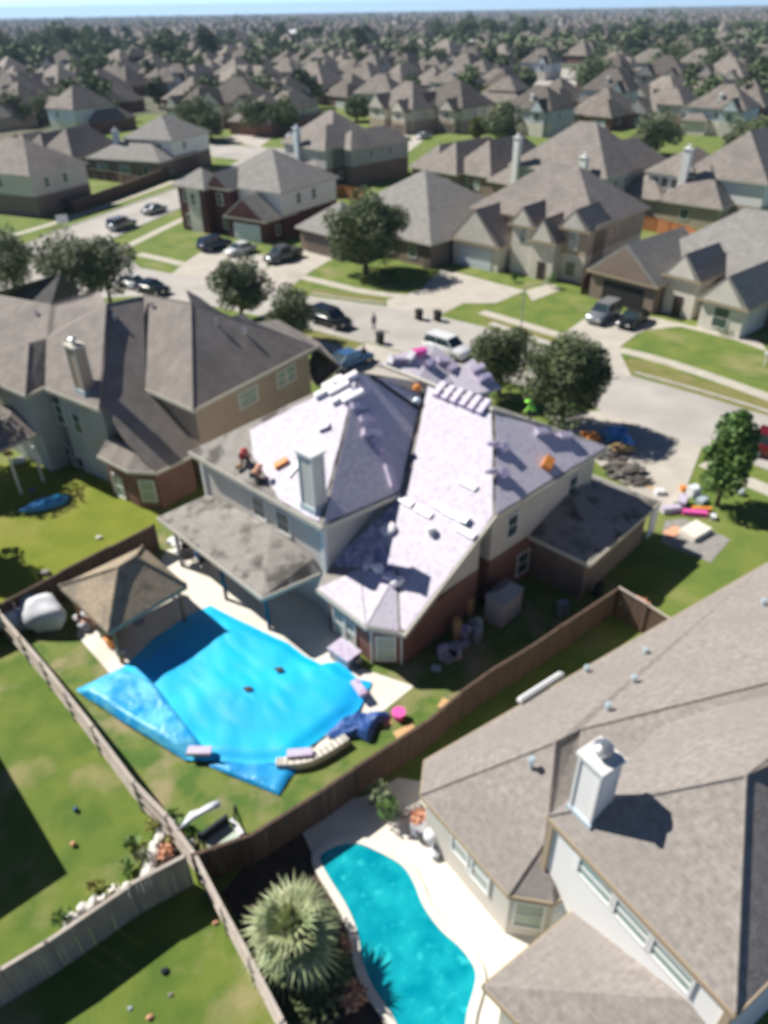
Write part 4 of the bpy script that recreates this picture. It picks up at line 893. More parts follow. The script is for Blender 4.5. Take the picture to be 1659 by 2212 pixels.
for i in range(26):
    x=940+rb.random()*95; y=1440-(x-940)*.75+rb.uniform(-22,18)
    crate(x,y,0,rb.uniform(.25,.6),rb.uniform(.2,.45),rb.uniform(.2,.75),rb.uniform(0,90),rb.choice(['box_grey','bundle_wrap','flashing','paint_navy','box_grey','dark_wrap_and_shade']),'piece of mixed clutter in the shaded heap against the red brick wall','clutter_box','clutter','clutter heaped against the brick wall',k=1)
for x,y,l in ((985,1378,'tan water heater standing in the clutter by the brick wall'),(1012,1330,'pale meter box on the brick wall above the clutter')):
    p=P(x,y,0); m=MB(); m.cyl((p.x,p.y,0),(p.x,p.y,1.3),.24,n=14); m.cyl((p.x,p.y,1.3),(p.x,p.y,1.38),.12); solo(m,'water_heater','tan_cloth',l,'appliance')
crate(1215,1325,0,.5,.4,.8,20,'box_grey','grey meter cabinet on the shaded garage side','cabinet','cabinet'); crate(1290,1285,0,.5,.3,.8,40,'rubber','black unit at the dark end of the side yard','air_conditioner','air conditioner')
# left lawn: blue paddling pool, things in the L1 yard
p=P(105,1093,0); t=thing('paddling_pool','crumpled bright blue paddling pool on the neighbour lawn','paddling pool',tuple(p),R(35),world=False); m=MB(); m.blob((0,0,.2),(1.5,.65,.25),4,.25,20,8,2.2); m.build('ring','blue_plastic',t,smooth=True); m=MB(); m.blob((0.1,0,.42),(1.0,.35,.07),8,.3,14,6); m.build('liner','tarp_edge',t,smooth=True)
for x,y,mt,l,s in ((70,1062,'paint_blue','blue toy in the shade above the paddling pool',.25),(45,1000,'white_fabric','white cushion on the shaded patio at the left edge',.5),(15,980,'tan_cloth','tan cushion on the shaded patio at the left edge',.4),(100,1240,'rock_grey','grey stone beside the brown fence on the bright lawn',.3),(215,1163,'rock','pale stone beside the brick bay',.2)):
    p=P(x,y,0); m=MB(); m.blob((p.x,p.y,s*.5),(s,s*.7,s*.5),int(x),.25); solo(m,'garden_item',mt,l,'garden item')
# near pool furniture
p=P(930,1830,.0); t=thing('barbecue','round white barbecue on the cream pool deck beside the tan wall','barbecue',(p.x,p.y,.03),world=False)
m=MB(); m.blob((0,0,.75),(.3,.3,.25),1,0); m.build('lid','white_paint',t,smooth=True)
for k in range(3): m=MB(); m.cyl((.2*math.cos(k*2.1),.2*math.sin(k*2.1),0),(.1*math.cos(k*2.1),.1*math.sin(k*2.1),.6),.02); m.build('leg','metal',t)
m=MB(); p=P(912,1800,0); m.box((p.x,p.y,.35),(.9,.35,.12),rz=R(35)); m.box((p.x,p.y,.17),(.7,.2,.34),rz=R(35)); m.box((p.x-.35,p.y-.2,.55),(.1,.35,.5),rz=R(35)); solo(m,'deck_chair','box_grey','grey folded deck chair beside the white barbecue','deck chair')
m=MB(); p=P(940,1845,0); m.blob((p.x,p.y,.2),(.22,.3,.2),8,.2); solo(m,'pool_float','white_fabric','white pool float on the deck in front of the barbecue','float')
plant(905,1775,.4,.6,'salmon','dry reddish shrub at the corner of the tan near house',n=120,name='shrub',cat='shrub'); 
for i,(x,y) in enumerate(((868,1762),(880,1755),(893,1750),(905,1745))):
    p=P(x,y,0); m=MB(); m.blob((p.x,p.y,.1),(.16,.2,.13),i,.2); solo(m,'rock','rock_grey','grey stone in the short line at the top of the pool deck','rock','stones at the top of the pool deck')
# ================================================================== VEHICLES
def loft(mb,secs):
    """secs: list of (x, halfwidth, zbottom, ztop, inset) -> rounded box cross sections along x"""
    n=10; vs=[]
    for (x,hw,zb,zt,k) in secs:
        prof=[(-hw*.92,zb),(-hw,zb+(zt-zb)*.25),(-hw,zb+(zt-zb)*.6),(-hw*(1-k*.4),zt-.06),(-hw*(1-k),zt),(hw*(1-k),zt),(hw*(1-k*.4),zt-.06),(hw,zb+(zt-zb)*.6),(hw,zb+(zt-zb)*.25),(hw*.92,zb)]
        vs+=[(x,y,z) for y,z in prof]
    fs=[tuple(range(n)),tuple(range((len(secs)-1)*n,len(secs)*n))[::-1]]
    for s in range(len(secs)-1):
        for i in range(n): a=s*n+i;b=s*n+(i+1)%n; fs.append((a,a+n,b+n,b))
    return mb.add(vs,fs)
def car(px,py,ang,kind,paint,label,group='parked cars'):
    p=P(px,py,0); t=thing('parked_car' if kind!='pickup' else 'pickup_truck',label,'car' if kind!='pickup' else 'pickup truck',(p.x,p.y,.03),R(ang),group,world=False)
    if kind=='sedan': L,Wd,hb,ht=4.7,.90,.92,1.45; cab=[(-1.75,.55),(-1.0,1.0),(.35,1.0),(1.15,.5)]
    elif kind=='suv': L,Wd,hb,ht=4.9,.97,1.1,1.80; cab=[(-2.25,.6),(-2.0,1.0),(.45,1.0),(1.15,.5)]
    else: L,Wd,hb,ht=5.7,1.0,1.15,1.88; cab=[(-.75,.8),(-.55,1.0),(.85,1.0),(1.5,.5)]
    h=L/2
    b=MB(); loft(b,[(-h,Wd*.86,.38,hb*.86,.15),(-h+.15,Wd*.97,.28,hb*.97,.1),(-h*.5,Wd,.24,hb,.08),(0,Wd,.24,hb,.08),(h*.45,Wd,.24,hb*.99,.1),(h*.8,Wd*.97,.26,hb*.88,.14),(h-.12,Wd*.9,.3,hb*.8,.2),(h,Wd*.8,.4,hb*.62,.2)])
    if kind=='pickup': pass
    b.build('body',paint,t,smooth=True)
    if kind=='pickup':
        m=MB(); m.box((-h*.62,0,hb+.01),(1.7,Wd*1.6,.05)); m.build('truck_bed','rubber',t)
    # glasshouse
    (x0,k0),(x1,k1),(x2,k2),(x3,k3)=cab
    g_=MB(); zt=ht-.05
    def cabsec(x,hw,z): return x,hw,z
    vb=[(x0,-Wd*.9,hb-.03),(x3,-Wd*.9,hb-.03),(x3,Wd*.9,hb-.03),(x0,Wd*.9,hb-.03),(x1,-Wd*.74,zt),(x2,-Wd*.74,zt),(x2,Wd*.74,zt),(x1,Wd*.74,zt)]
    g_.add(vb,[(0,1,2,3),(4,7,6,5),(0,4,5,1),(2,6,7,3),(0,3,7,4),(1,5,6,2)]); g_.build('windows','glass_car',t)
    r_=MB(); r_.box(((x1+x2)/2,0,ht-.03),(x2-x1+.12,Wd*1.52,.07))
    for s in(-1,1):
        for xa,xb in ((x0,x1),(x3,x2)): r_.tube([(xa,s*Wd*.9,hb),(xb,s*Wd*.75,ht-.04)],.045,5)
        r_.tube([((x1+x2)/2,s*Wd*.9,hb),((x1+x2)/2,s*Wd*.75,ht-.04)],.04,5)
    r_.build('car_roof',paint,t)
    for sx in (-1,1):
        for s in(-1,1):
            x=sx*h*.62; m=MB(); m.cyl((x,s*(Wd-.2),.33),(x,s*(Wd+.01),.33),.34,n=16); w_=m.build('wheel','rubber',t); m=MB(); m.cyl((x,s*(Wd+.0),.33),(x,s*(Wd+.03),.33),.2,n=12); m.build('rim','metal',w_)
    for s in(-1,1):
        m=MB(); m.box((h-.06,s*Wd*.62,hb*.62),(.14,.38,.16)); m.build('headlight','lamp_glass',t)
        m=MB(); m.box((-h+.03,s*Wd*.68,hb*.72),(.1,.25,.2)); m.build('taillight','lamp_red',t)
        m=MB(); m.box((x3-.35,s*(Wd+.1),hb+.05),(.12,.2,.13)); m.build('mirror',paint,t)
    return t
SA=-43
car(715,702,SA,'suv','paint_black','large black SUV parked at the near kerb beside the leafy trees')
car(966,766,SA,'suv','paint_white','white car behind the felted gable, parked at the kerb')
car(757,790,SA+85,'sedan','paint_blue','blue car between the tan neighbour and the felted peak')
car(465,538,48,'suv','paint_navy','dark car leftmost on the driveway of the maroon brick house')
car(520,548,228,'sedan','paint_white','white sedan beside the dark car on the maroon house driveway')
car(612,562,228,'pickup','paint_grey','grey pickup truck on the driveway of the grey-roofed bungalow')
car(265,494,62,'suv','paint_silver','silver SUV parked mid-street on the side street')
car(335,460,62,'sedan','paint_silver','silver car parked farther up the side street, near the maroon house')
car(290,622,-30,'sedan','paint_white','white car with another behind it at the street corner under the trees'); car(330,632,-30,'sedan','paint_black','black car parked just behind the white car at the street corner')
car(1302,690,228,'suv','paint_silver','silver SUV left of the black sedan before the open garage'); car(1365,700,228,'sedan','paint_black','black sedan with teal-tinted windscreen before the open garage')
car(1690,992,-40,'suv','paint_red','dark red car cut off by the right edge of the photo')
car(915,300,50,'sedan','paint_white','white car on a far driveway behind the grey bungalow')
# ================================================================== PEOPLE
def skin_obj(name,verts,edges,radii,mt,parent,root=0,sub=1):
    me=bpy.data.meshes.new(name); me.from_pydata(verts,edges,[]); o=bpy.data.objects.new(name,me); COL.objects.link(o); o.parent=parent
    md=o.modifiers.new('skin','SKIN'); md.use_smooth_shade=True
    if not me.skin_vertices: bpy.context.view_layer.objects.active=o
    for i,r_ in enumerate(radii): me.skin_vertices[0].data[i].radius=(r_,r_)
    me.skin_vertices[0].data[root].use_root=True
    s_=o.modifiers.new('sub','SUBSURF'); s_.levels=sub; s_.render_levels=sub; me.materials.append(M[mt]); return o
POSES={ # pelvis, chest, neck, head, (shoulder, elbow, hand)L/R, (hip, knee, ankle, toe)L/R ; facing +x
 'stand':dict(pel=(0,0,.95),che=(0,0,1.28),nec=(0,0,1.47),hea=(.02,0,1.64),arm=[((0,.19,1.4),(.0,.25,1.12),(.1,.22,.88))]*1,leg=[((0,.1,.92),(.03,.11,.5),(0,.12,.07),(.18,.13,.03))]),
 'bend':dict(pel=(-.15,0,.88),che=(.18,0,1.1),nec=(.36,0,1.16),hea=(.5,0,1.17),arm=[((.3,.19,1.08),(.36,.22,.8),(.5,.15,.58))],leg=[((-.12,.1,.86),(-.02,.13,.46),(-.08,.13,.07),(.1,.15,.03))]),
 'crouch':dict(pel=(-.1,0,.42),che=(.12,0,.72),nec=(.25,0,.86),hea=(.34,0,.98),arm=[((.2,.19,.8),(.32,.24,.55),(.5,.16,.4))],leg=[((-.08,.1,.42),(.28,.16,.46),(.02,.15,.07),(.2,.17,.03))]),
}
def person(p,ang,pose,shirt,trousers,hat,label,z=None):
    t=thing('person',label,'person',tuple(p),R(ang),None,world=False); d=POSES[pose]
    V=[];E_=[];Rd=[]
    def v(c,r_,par=None):
        V.append(c);Rd.append(r_)
        if par is not None: E_.append((par,len(V)-1))
        return len(V)-1
    pe=v(d['pel'],.115); ch=v(d['che'],.135,pe); ne=v(d['nec'],.055,ch); he=v(d['hea'],.095,ne); 
    tp=Vector(d['hea'])+(Vector(d['hea'])-Vector(d['nec'])).normalized()*.1; v(tuple(tp),.07,he)
    for s in (1,-1):
        a,b,c=[(q[0],q[1]*s,q[2]) for q in d['arm'][0]]; i=v(a,.055,ch); j=v(b,.04,i); k=v(c,.032,j)
        dr=(Vector(c)-Vector(b)).normalized()
        for f in range(4):
            o_=Vector((0,(f-1.5)*.02,0)); q=Vector(c)+dr*.05+o_; a1=v(tuple(q),.0095,k); v(tuple(q+dr*(.06-abs(f-1.4)*.008)+Vector((0,0,-.012))),.008,a1)
        v(tuple(Vector(c)+dr*.03+Vector((.03,.03*-s,0))),.010,k)
        a,b,c,e=[(q[0],q[1]*s,q[2]) for q in d['leg'][0]]; i=v(a,.085,pe); j=v(b,.058,i); k=v(c,.042,j); v(e,.038,k)
    skin_obj('body',V,E_,Rd,'skin',t)
    # shirt and trousers follow the same bones, a little fuller
    V=[];E_=[];Rd=[]; pe=v(d['pel'],.14); ch=v(d['che'],.165,pe); v(tuple(Vector(d['che']).lerp(Vector(d['nec']),.75)),.09,ch)
    for s in (1,-1):
        a,b,c=[(q[0],q[1]*s,q[2]) for q in d['arm'][0]]; i=v(a,.075,ch); j=v(b,.056,i); v(tuple(Vector(b).lerp(Vector(c),.7)),.045,j)
    skin_obj('shirt',V,E_,Rd,shirt,t)
    V=[];E_=[];Rd=[]; pe=v(d['pel'],.148)
    for s in (1,-1):
        a,b,c,e=[(q[0],q[1]*s,q[2]) for q in d['leg'][0]]; i=v(a,.10,pe); j=v(b,.075,i); v(tuple(Vector(c)+Vector((0,0,.03))),.062,j)
    skin_obj('trousers',V,E_,Rd,trousers,t)
    m=MB(); h=Vector(d['hea']); m.blob((h.x-.01,h.y,h.z+.045),(.125,.115,.10),1,0,12,8); m.cyl((h.x,h.y,h.z+.04),(h.x,h.y,h.z+.055),.20 if hat!='dark_cloth' else .12,n=14); m.build('hat' if hat!='dark_cloth' else 'hair',hat,t,smooth=True)
    m=MB(); m.blob((h.x+.10,h.y,h.z-.01),(.022,.016,.03),1,0,6,5); m.build('nose','skin',t)
    for s in(-1,1): m=MB(); m.blob((h.x+.092,h.y+.035*s,h.z+.015),(.012,.014,.010),1,0,6,5); m.build('eye','dark_cloth',t)
    return t
person(PWp.at(527,1002),-60,'crouch','red_cloth','dark_cloth','red_cloth','worker in red crouching with a tan bag on the old grey shingles')
bundle(520,1012,PWp,20,.5,.3,.3,'tan_cloth','tan bag beside the red-shirted worker','tool_bag','bag',blob=True)
person(PWp.at(552,1040),-20,'crouch','salmon','dark_cloth','salmon','worker in orange hat crouching at the felt edge above the patio roof')
person(EHp.at(1150,908)+Vector((0,0,.05)),150,'crouch','lime_cloth','dark_cloth','lime_cloth','worker in bright lime shirt bending over the right-hand roof ridge')
person(P(808,712,.03),-90,'stand','box_grey','dark_cloth','dark_cloth','person in grey standing in the street beside the black bin')
person(P(787,785,.03),-120,'stand','dark_cloth','dark_cloth','dark_cloth','person in black standing by the blue car beyond the felted peak')
# ================================================================== STREET FURNITURE
def bin_(px,py,label,mt='rubber',ang=30):
    p=P(px,py,0); t=thing('wheelie_bin',label,'bin',(p.x,p.y,.02),R(ang),world=False); m=MB(); m.add([(-.25,-.3,.05),(.25,-.3,.05),(.25,.3,.05),(-.25,.3,.05),(-.3,-.36,.98),(.3,-.36,.98),(.3,.36,.98),(-.3,.36,.98)],[(3,2,1,0),(4,5,6,7),(0,1,5,4),(1,2,6,5),(2,3,7,6),(3,0,4,7)]); m.build('body',mt,t)
    m=MB(); m.box((0,0,1.02),(.66,.78,.07)); m.build('lid',mt,t)
    for s in(-1,1): m=MB(); m.cyl((-.25,s*.28,.12),(-.25,s*.34,.12),.12,n=10); m.build('wheel','rubber',t)
bin_(821,742,'black wheelie bin on the near side of the street in front of the standing person'); bin_(905,690,'black bin left of the hydrant-side pair across the street'); bin_(945,693,'black bin at the tip of the green verge across the street')
def lamp(px,py,h,label,arm=1.5,board=False):
    p=P(px,py,0); t=thing('street_lamp',label,'street lamp',(p.x,p.y,0),world=False); m=MB(); m.cyl((0,0,0),(0,0,h),.09,.05,8); m.build('pole','metal',t)
    m=MB(); m.tube([(0,0,h-.05),(arm*.6,.2,h+.15),(arm,.3,h+.15)],.04,6); m.build('arm','metal',t); m=MB(); m.blob((arm+.2,.33,h+.13),(.3,.14,.07),1,0,10,6); m.build('lamp_head','box_grey',t)
lamp(1118,790,7.2,'thin grey street lamp rising in front of the stone house driveway')
p=P(148,530,0); t=thing('basketball_hoop','white basketball backboard on a pole at the side street corner','basketball hoop',(p.x,p.y,0),R(20),world=False)
m=MB(); m.cyl((0,0,0),(0,0,3.3),.08,.07); m.build('pole','metal',t); m=MB(); m.box((0,-.3,3.6),(1.5,.06,1.1)); m.build('backboard','white_paint',t)
m=MB(); 
for k in range(12): a=k*math.pi/6;b=(k+1)*math.pi/6; m.cyl((.25*math.cos(a),-.6+.25*math.sin(a),3.3),(.25*math.cos(b),-.6+.25*math.sin(b),3.3),.02,n=5)
m.build('rim','orange',t)
# materials stacked on the drive and lawn right of the garage
crate(1500,1152,.02,1.7,1.15,.35,35,'deck','stack of cream plywood sheets on the paving right of the garage','plywood_stack','plywood',k=3)
crate(1455,1150,.02,1.2,.7,.08,35,'salmon','pinkish board lying between the garage and the plywood stack','board','board',k=1)
sheet([(1436,1125),(1480,1120),(1578,1165),(1535,1215),(1428,1172)],.03,'paver_pad','rock_grey')
for x,y,l_,w_,h,a,mt,l in ((1448,1105,1.2,.45,.4,10,'bundle_wrap','lilac roll lying nearest the garage corner'),(1473,1090,1.1,.5,.5,60,'bundle_wrap','lilac wrapped pack behind the nearest roll'),(1500,1112,1.5,.35,.3,-12,'pink','bright pink plank pack beside the tree trunk'),(1515,1103,1.2,.3,.25,-10,'orange','orange-brown boards behind the pink pack'),(1497,1070,.7,.6,.7,20,'white_fabric','white bulky bag among the lilac packs'),(1425,1066,.6,.5,.3,0,'white_fabric','white bag on the drive at the garage corner'),(1475,1060,.35,.35,.35,0,'orange','small orange bucket behind the white bulky bag'),(1515,1085,.8,.5,.3,40,'flashing','pale blue sheet beside the white bulky bag'),(1540,1120,.5,.3,.25,70,'white_fabric','small white parcel at the foot of the right tree')):
    crate(x,y,.03,l_,w_,h,a,mt,l,'building_material','material')
m=MB(); p=P(1325,950,0)
pts=[P(x,y,.3) for x,y in ((1293,930),(1330,922),(1352,935),(1372,958),(1350,975),(1335,952),(1312,955))]
drape([(q.x,q.y) for q in pts],lambda x,y,t:.75+nz(x,y,1.5,6)*.3-max(0,t-.75)*1.6,8,.25); mb=drape([(q.x,q.y) for q in pts],lambda x,y,t:.75+nz(x,y,1.5,6)*.3-max(0,t-.75)*1.6,8,.25); solo(mb,'debris_tarp','blue_plastic','crumpled blue tarp over rubble on the driveway behind the right roof corner','tarp',smooth=True)
p=P(1345,968,.4); m=MB(); m.blob((p.x,p.y,.4),(.8,.5,.35),4,.3); solo(m,'sand_pile','tan_cloth','tan rubble pile showing in the middle of the blue driveway tarp','rubble')
p=P(1275,945,.3); m=MB(); m.blob((p.x,p.y,.35),(.7,.5,.35),9,.35,16,10); solo(m,'rubble_pile','orange','orange-brown board pile behind the roof ridge by the large tree','board pile')
p=P(1320,1010,0)
for i,(x,y,sx,sy,h,l) in enumerate(((1318,985,1.3,1.0,.5,'left part'),(1345,1020,1.6,1.2,.7,'middle part'),(1375,1042,1.2,.8,.5,'right part'))):
    p=P(x,y,0); m=MB(); m.blob((p.x,p.y,h*.2),(sx*.8,sy*.8,h*.5),11+i,.4,20,12,3); solo(m,'shingle_rubble','debris','torn old shingle rubble heaped on the shaded drive, %s of the heap'%l,'rubble')
p=P(1400,1058,0); crate(1398,1052,.02,1.6,.2,.06,-30,'plywood','orange plank across the drive above the garage roof','plank','plank',k=1)
p=P(1651,790,0); t=thing('mailbox','white mailbox-like marker on the far lawn at the right edge','marker',(p.x,p.y,0),world=False); m=MB(); m.box((0,0,.5),(.08,.08,1.0)); m.build('post','white_paint',t); m=MB(); m.blob((0,0,1.1),(.25,.18,.2),2,.1); m.build('box','white_paint',t)
p=P(1612,1075,0); m=MB(); m.blob((p.x-.3,p.y+.4,.25),(.3,.3,.25),2,.1); solo(m,'white_pot','white_paint','small white pot near the red car by the right edge','pot')
# ================================================================== TREES
def crown(mb,r,rz,zc,n,ls,rnd,lobes=16,up=0,shape='round'):
    vs=0
    for k in range(lobes):
        while True:
            d=Vector((rnd.uniform(-1,1),rnd.uniform(-1,1),rnd.uniform(-1,1)))
            if d.length<1: break
        d=d.normalized()*(.45+.4*rnd.random())
        f=1.0
        if shape=='cone': f=1-.62*(d.z*.5+.5)
        lr=rnd.uniform(.30,.48)*(.75 if shape=='cone' else 1)
        leaves(mb,(d.x*r*f,d.y*r*f,zc+d.z*rz),(r*lr,r*lr,rz*lr*.9),n//lobes,ls,rnd,.45,up)
    leaves(mb,(0,0,zc),(r*.55,r*.55,rz*.6),n//8,ls,rnd,.3,up)
    return mb
def tree(px,py,cy,r,rz,zc,mt,label,n=4500,ls=.26,dens=1.7,name='tree',shape='round',group=None,lobes=18,sparse=False,p=None):
    p=P(px,py,0) if p is None else p; rnd=random.Random(int(px*7+py)); t=thing(name,label,'tree',(p.x,p.y,0),rnd.random()*0,group,world=False)
    m=MB(); crown(m,r*1.05,rz*1.05,zc,int(n*dens),ls*1.12,rnd,int(lobes*1.4),shape=shape); m.build('crown',mt,t)
    m=MB(); m.tube([(0,0,0),(.05,.03,zc*.4),(0,.08,zc*.8),(.1,0,zc+rz*.4)],[r*.075,r*.06,r*.045,r*.015],8)
    for k in range(7):
        a=k*2.4; m.tube([(0,0,zc*(.45+.05*k)),(math.cos(a)*r*.35,math.sin(a)*r*.35,zc*.85+k*.1),(math.cos(a)*r*.7,math.sin(a)*r*.7,zc+rz*.25)],[r*.035,r*.025,r*.01],5)
    m.build('trunk','bark',t); return t
tree(790,592,0,4.7,4.1,5.2,'leaf_oak','big round dark oak on the bungalow lawn across the street',n=9000,ls=.34,lobes=26)
tree(523,695,0,3.0,2.8,3.8,'leaf_sage','grey-green tree left of the black SUV, the larger of the two there',n=5000,ls=.28)
tree(634,738,0,2.2,2.3,3.1,'leaf_sage','small grey-green tree right beside the black SUV',n=3200,ls=.26)
tree(45,668,0,3.5,3.2,5.6,'leaf_sage','sparse grey-green tree at the left edge above the dark roof',n=2600,ls=.3)
tree(175,676,0,3.4,3.0,5.6,'leaf_sage','open-crowned tree between the left edge tree and the street corner cars',n=2400,ls=.3)
tree(243,674,0,3.2,3.0,5.0,'leaf_sage','denser tree overhanging the street corner cars',n=3800,ls=.3)
tree(1078,852,0,2.6,2.7,3.6,'leaf_oak','dark tree behind the felted roof, left of the larger one',n=5000,ls=.24)
tree(1212,922,0,3.1,3.2,4.0,'leaf_oak','large dark tree directly behind the right-hand felted ridge',n=8000,ls=.26,lobes=24)
tree(1548,1092,0,2.1,3.1,3.9,'leaf_bright','glossy green magnolia on the lawn right of the driveway',n=4200,ls=.3,shape='cone',lobes=26)
# first tree known by its lawn shade; taller one added to shade the patio
for (sx,sy,hh,rr_,l) in ((5,1240,4.6,2.0,'small tree just off the left edge shading the bright lawn by the fence'),(55,1055,6.5,3.3,'taller unseen tree added off the left edge to shade the patio of the tan house')):
    q=P(sx,sy,0)+SUNV*(hh/math.tan(SUNEL)); tree(0,0,0,rr_,rr_*.9,hh,'leaf_oak',l,n=3500,p=Vector((q.x,q.y,0))); print('OFFTREE',vis0(q.x+rr_,q.y,hh))
# yard shrubs
plant(820,1745,.55,1.5,'leaf_sage','slim leggy shrub against the brown fence near the far end of the pool',n=160,name='shrub',cat='shrub')
plant(838,1770,.5,1.4,'leaf_bright','second slim shrub by the brown fence, nearer the near pool',n=160,name='shrub',cat='shrub')
plant(1350,1330,.5,1.5,'leaf_sage','climbing shrub at the fence corner beside the garage shadow',n=200,name='shrub',cat='shrub')
plant(1375,1335,.7,1.3,'salmon','rusty red shrub behind the fence corner near the garage shadow',n=260,name='shrub',cat='shrub')
for x,y,r,h,mt,l in ((1190,622,.6,1.8,'leaf_bright','clipped upright shrub by the stone house path'),(1180,600,.4,1.3,'leaf_bright','small dark shrub left of the clipped one by the stone porch'),(1565,722,1.1,.9,'leaf_bright','low round hedge under the stone gable window at right'),(1110,610,.4,1.2,'leaf_bright','narrow shrub at the stone house drive'),(1480,470,2.0,3.2,'leaf_yellow','pinkish-yellow bush in the garden behind the brick gable house'),(850,595,.7,.8,'leaf_bright','low bush beside the bungalow wall under the oak'),(640,560,.5,.8,'leaf_bright','green bush between the maroon house and the bungalow'),(810,1215,.4,.5,'leaf_bright','small potted bush')) [:7]:
    plant(x,y,r,h,mt,l,n=300,name='shrub',cat='shrub',ls=.2)
# planting bed by the near pool: palm + dark shrubs
p=P(640,2075,0); pal=thing('palm_tree','broad grey-green fan palm between the pale fence and the near pool','palm',(p.x,p.y,0),world=False)
rnd=random.Random(5); m=MB(); m.tube([(0,0,0),(.02,.03,.9),(0,0,1.7)],[.28,.24,.2],10); m.build('trunk','bark',pal)
for k in range(34):
    a=k*2.39996+rnd.uniform(-.3,.3); el=R(82-k*3.9+rnd.uniform(-10,10)); L=rnd.uniform(1.3,2.0)
    u=Vector((math.cos(a)*math.cos(el),math.sin(a)*math.cos(el),math.sin(el))); s=Vector((-math.sin(a),math.cos(a),0)); nn=u.cross(s)
    o0=Vector((0,0,1.9)); pet=.7 if k>6 else .45; tip=o0+u*pet
    m=MB(); m.open=True
    vs=[o0+s*.025,o0-s*.025,tip-s*.02,tip+s*.02]; fs=[(0,1,2,3)]
    for j in range(12):
        th=R(-66+j*12); d=(u*math.cos(th)+s*math.sin(th)); l=L*.72*(.72+.28*math.cos(th)); w_=.055
        q=tip+d*l*.5-Vector((0,0,.02)); e=tip+d*l*(1+.15*rnd.random())-Vector((0,0,(.28+.14*(j%2))*l)); x=d.cross(nn).normalized()*w_; o=len(vs)
        vs+=[tip,q+x,e,q-x]; fs+=[(o,o+1,o+2,o+3)]
    m.add(vs,fs); m.build('frond','leaf_palm',pal)
for x,y,r,h,mt,l in ((700,2010,.7,1.1,'leaf_sage','dusty shrub between the palm and the pool edge'),(720,2110,.8,1.0,'leaf_oak','dark shrub in the shade right of the palm'),(690,2170,.9,1.0,'leaf_oak','dark shrub below the palm at the bottom edge'),(760,2160,.5,.6,'salmon','reddish ground plant by the pool bend near the bottom edge'),(640,2190,.6,.7,'leaf_oak','low dark shrub by the pale fence at the bottom edge'),(735,2060,.4,.6,'salmon','dry reddish plant on the pool edge beside the palm')):
    plant(x,y,r,h,mt,l,n=420,name='shrub',cat='shrub',ls=.2)
# ================================================================== HOUSES ACROSS THE STREET
def glv(cx,v,z): return z
def H(name_lbl,px,h,W,ang,wings,**k): return house('house',name_lbl,place(px,h,W,ang),R(ang),wings,**k)
# maroon brick two storey
H('maroon brick two-storey house with white side wall and white garage door across the street',(583,528),0,17,-34,
  [(0,5.5,0,5,6.2,.7,'hip','brick_maroon'),(3.5,17,3.2,16,6.2,.62,'hip'),(9.5,16.6,0,6,3.0,.7,'gv'),(4.8,9,1.5,6,6.2,.8,'gv','brick_maroon')],
  wall='brick_maroon',upper='siding_white',gab='brick_maroon',roof='shingle_grey',trim='trim',
  wins=[('f',1.6,0,4.9,.9,1.4),('f',1.6,0,1.6,.9,1.5),('f',3.9,0,4.6,.8,1.7),('r',17,7,4.9,.8,1.3),('r',17,10.5,4.9,.8,1.3),('f',6.9,1.5,4.7,1.0,1.5),('f',7.6,1.5,1.5,1.0,1.6),('r',16.6,2.5,1.4,.9,1.2)],gar=(13,0,5,'garage_white'),door=(5.6,1.5,'door_dark'))
_t=bpy.data.objects[[o.name for o in bpy.data.objects if o.get('label','').startswith('maroon brick two')][0]]; m=MB(); m.box((3.1,-.05,3.0),(2.4,.14,6.0)); m.build('bay_wall','stone',_t)
win(_t,(3.1,-.12,4.6),(0,-1,0),.9,1.6)
H('grey-roofed brown brick bungalow with brown garage door behind the big oak',(870,600),0,19,-45,
  [(0,19,5,24,3.0,.62,'hip'),(0,8,0,8,3.0,.7,'hip'),(4.5,7,3,7,4.2,.8,'gv')],wall='brick_brown',roof='shingle_grey',gab='siding_white',
  wins=[('f',12,5,1.6,1.6,1.4),('f',16,5,1.6,1.2,1.4),('r',19,10,1.6,1,1.3),('r',19,16,1.6,1,1.3),('f',5.7,3,4.0,.7,.8)],gar=(4,0,5.2,'garage_brown'),door=(9.5,5,'door_dark'))
H('cream stone two-storey house with steep twin gables and pale garage across the street',(1233,625),0,17,-42,
  [(0,17,4,17,6.0,.72,'hip'),(0,6.8,0,8,3.1,1.0,'gv','stone'),(7.6,10.6,1.5,6,5.6,1.1,'gv','stone'),(10.8,13.8,.9,6,4.4,1.3,'gv','stone'),(13.6,17,2.5,7,5.9,1.0,'gv')],wall='stone',upper='brick_tan',gab='stone',roof='shingle',trim='trim_tan',
  wins=[('f',3.4,0,3.7,.8,.9),('f',9.1,1.5,4.6,.8,1.6,'glass_pale'),('f',15.3,2.5,4.7,.9,1.9,'glass_pale'),('f',15.3,2.5,1.5,1.2,1.7),('r',17,9,4.8,.9,1.2),('r',17,13,1.5,.9,1.2)],gar=(3.4,0,4.9,'garage_white'),door=(12.3,.9,'door_dark'))
H('brown brick house with open garage and steep stone gables at the right edge',(1592,733),0,17.5,-50,
  [(0,8,0,10,3.0,.78,'gv'),(2,20,5,20,3.0,.75,'hip'),(8.2,11.6,1.5,7,4.0,1.1,'gv','stone'),(13.2,17.6,0,8,3.0,1.0,'gv','stone')],wall='brick_brown',gab='brick_brown',roof='shingle_grey',trim='trim_tan',
  wins=[('f',15.4,0,1.6,1.5,1.9,'glass'),('f',12.4,5,1.5,1.0,1.5)],gar=(4.2,0,5,'rubber'),door=(9.9,1.5,'door_dark'))  # black door panel paints the dark interior of the open garage
_c=Vector((-17.7,18.4,0)); _o=_c+Vector((math.cos(R(218)),math.sin(R(218)),0))*0
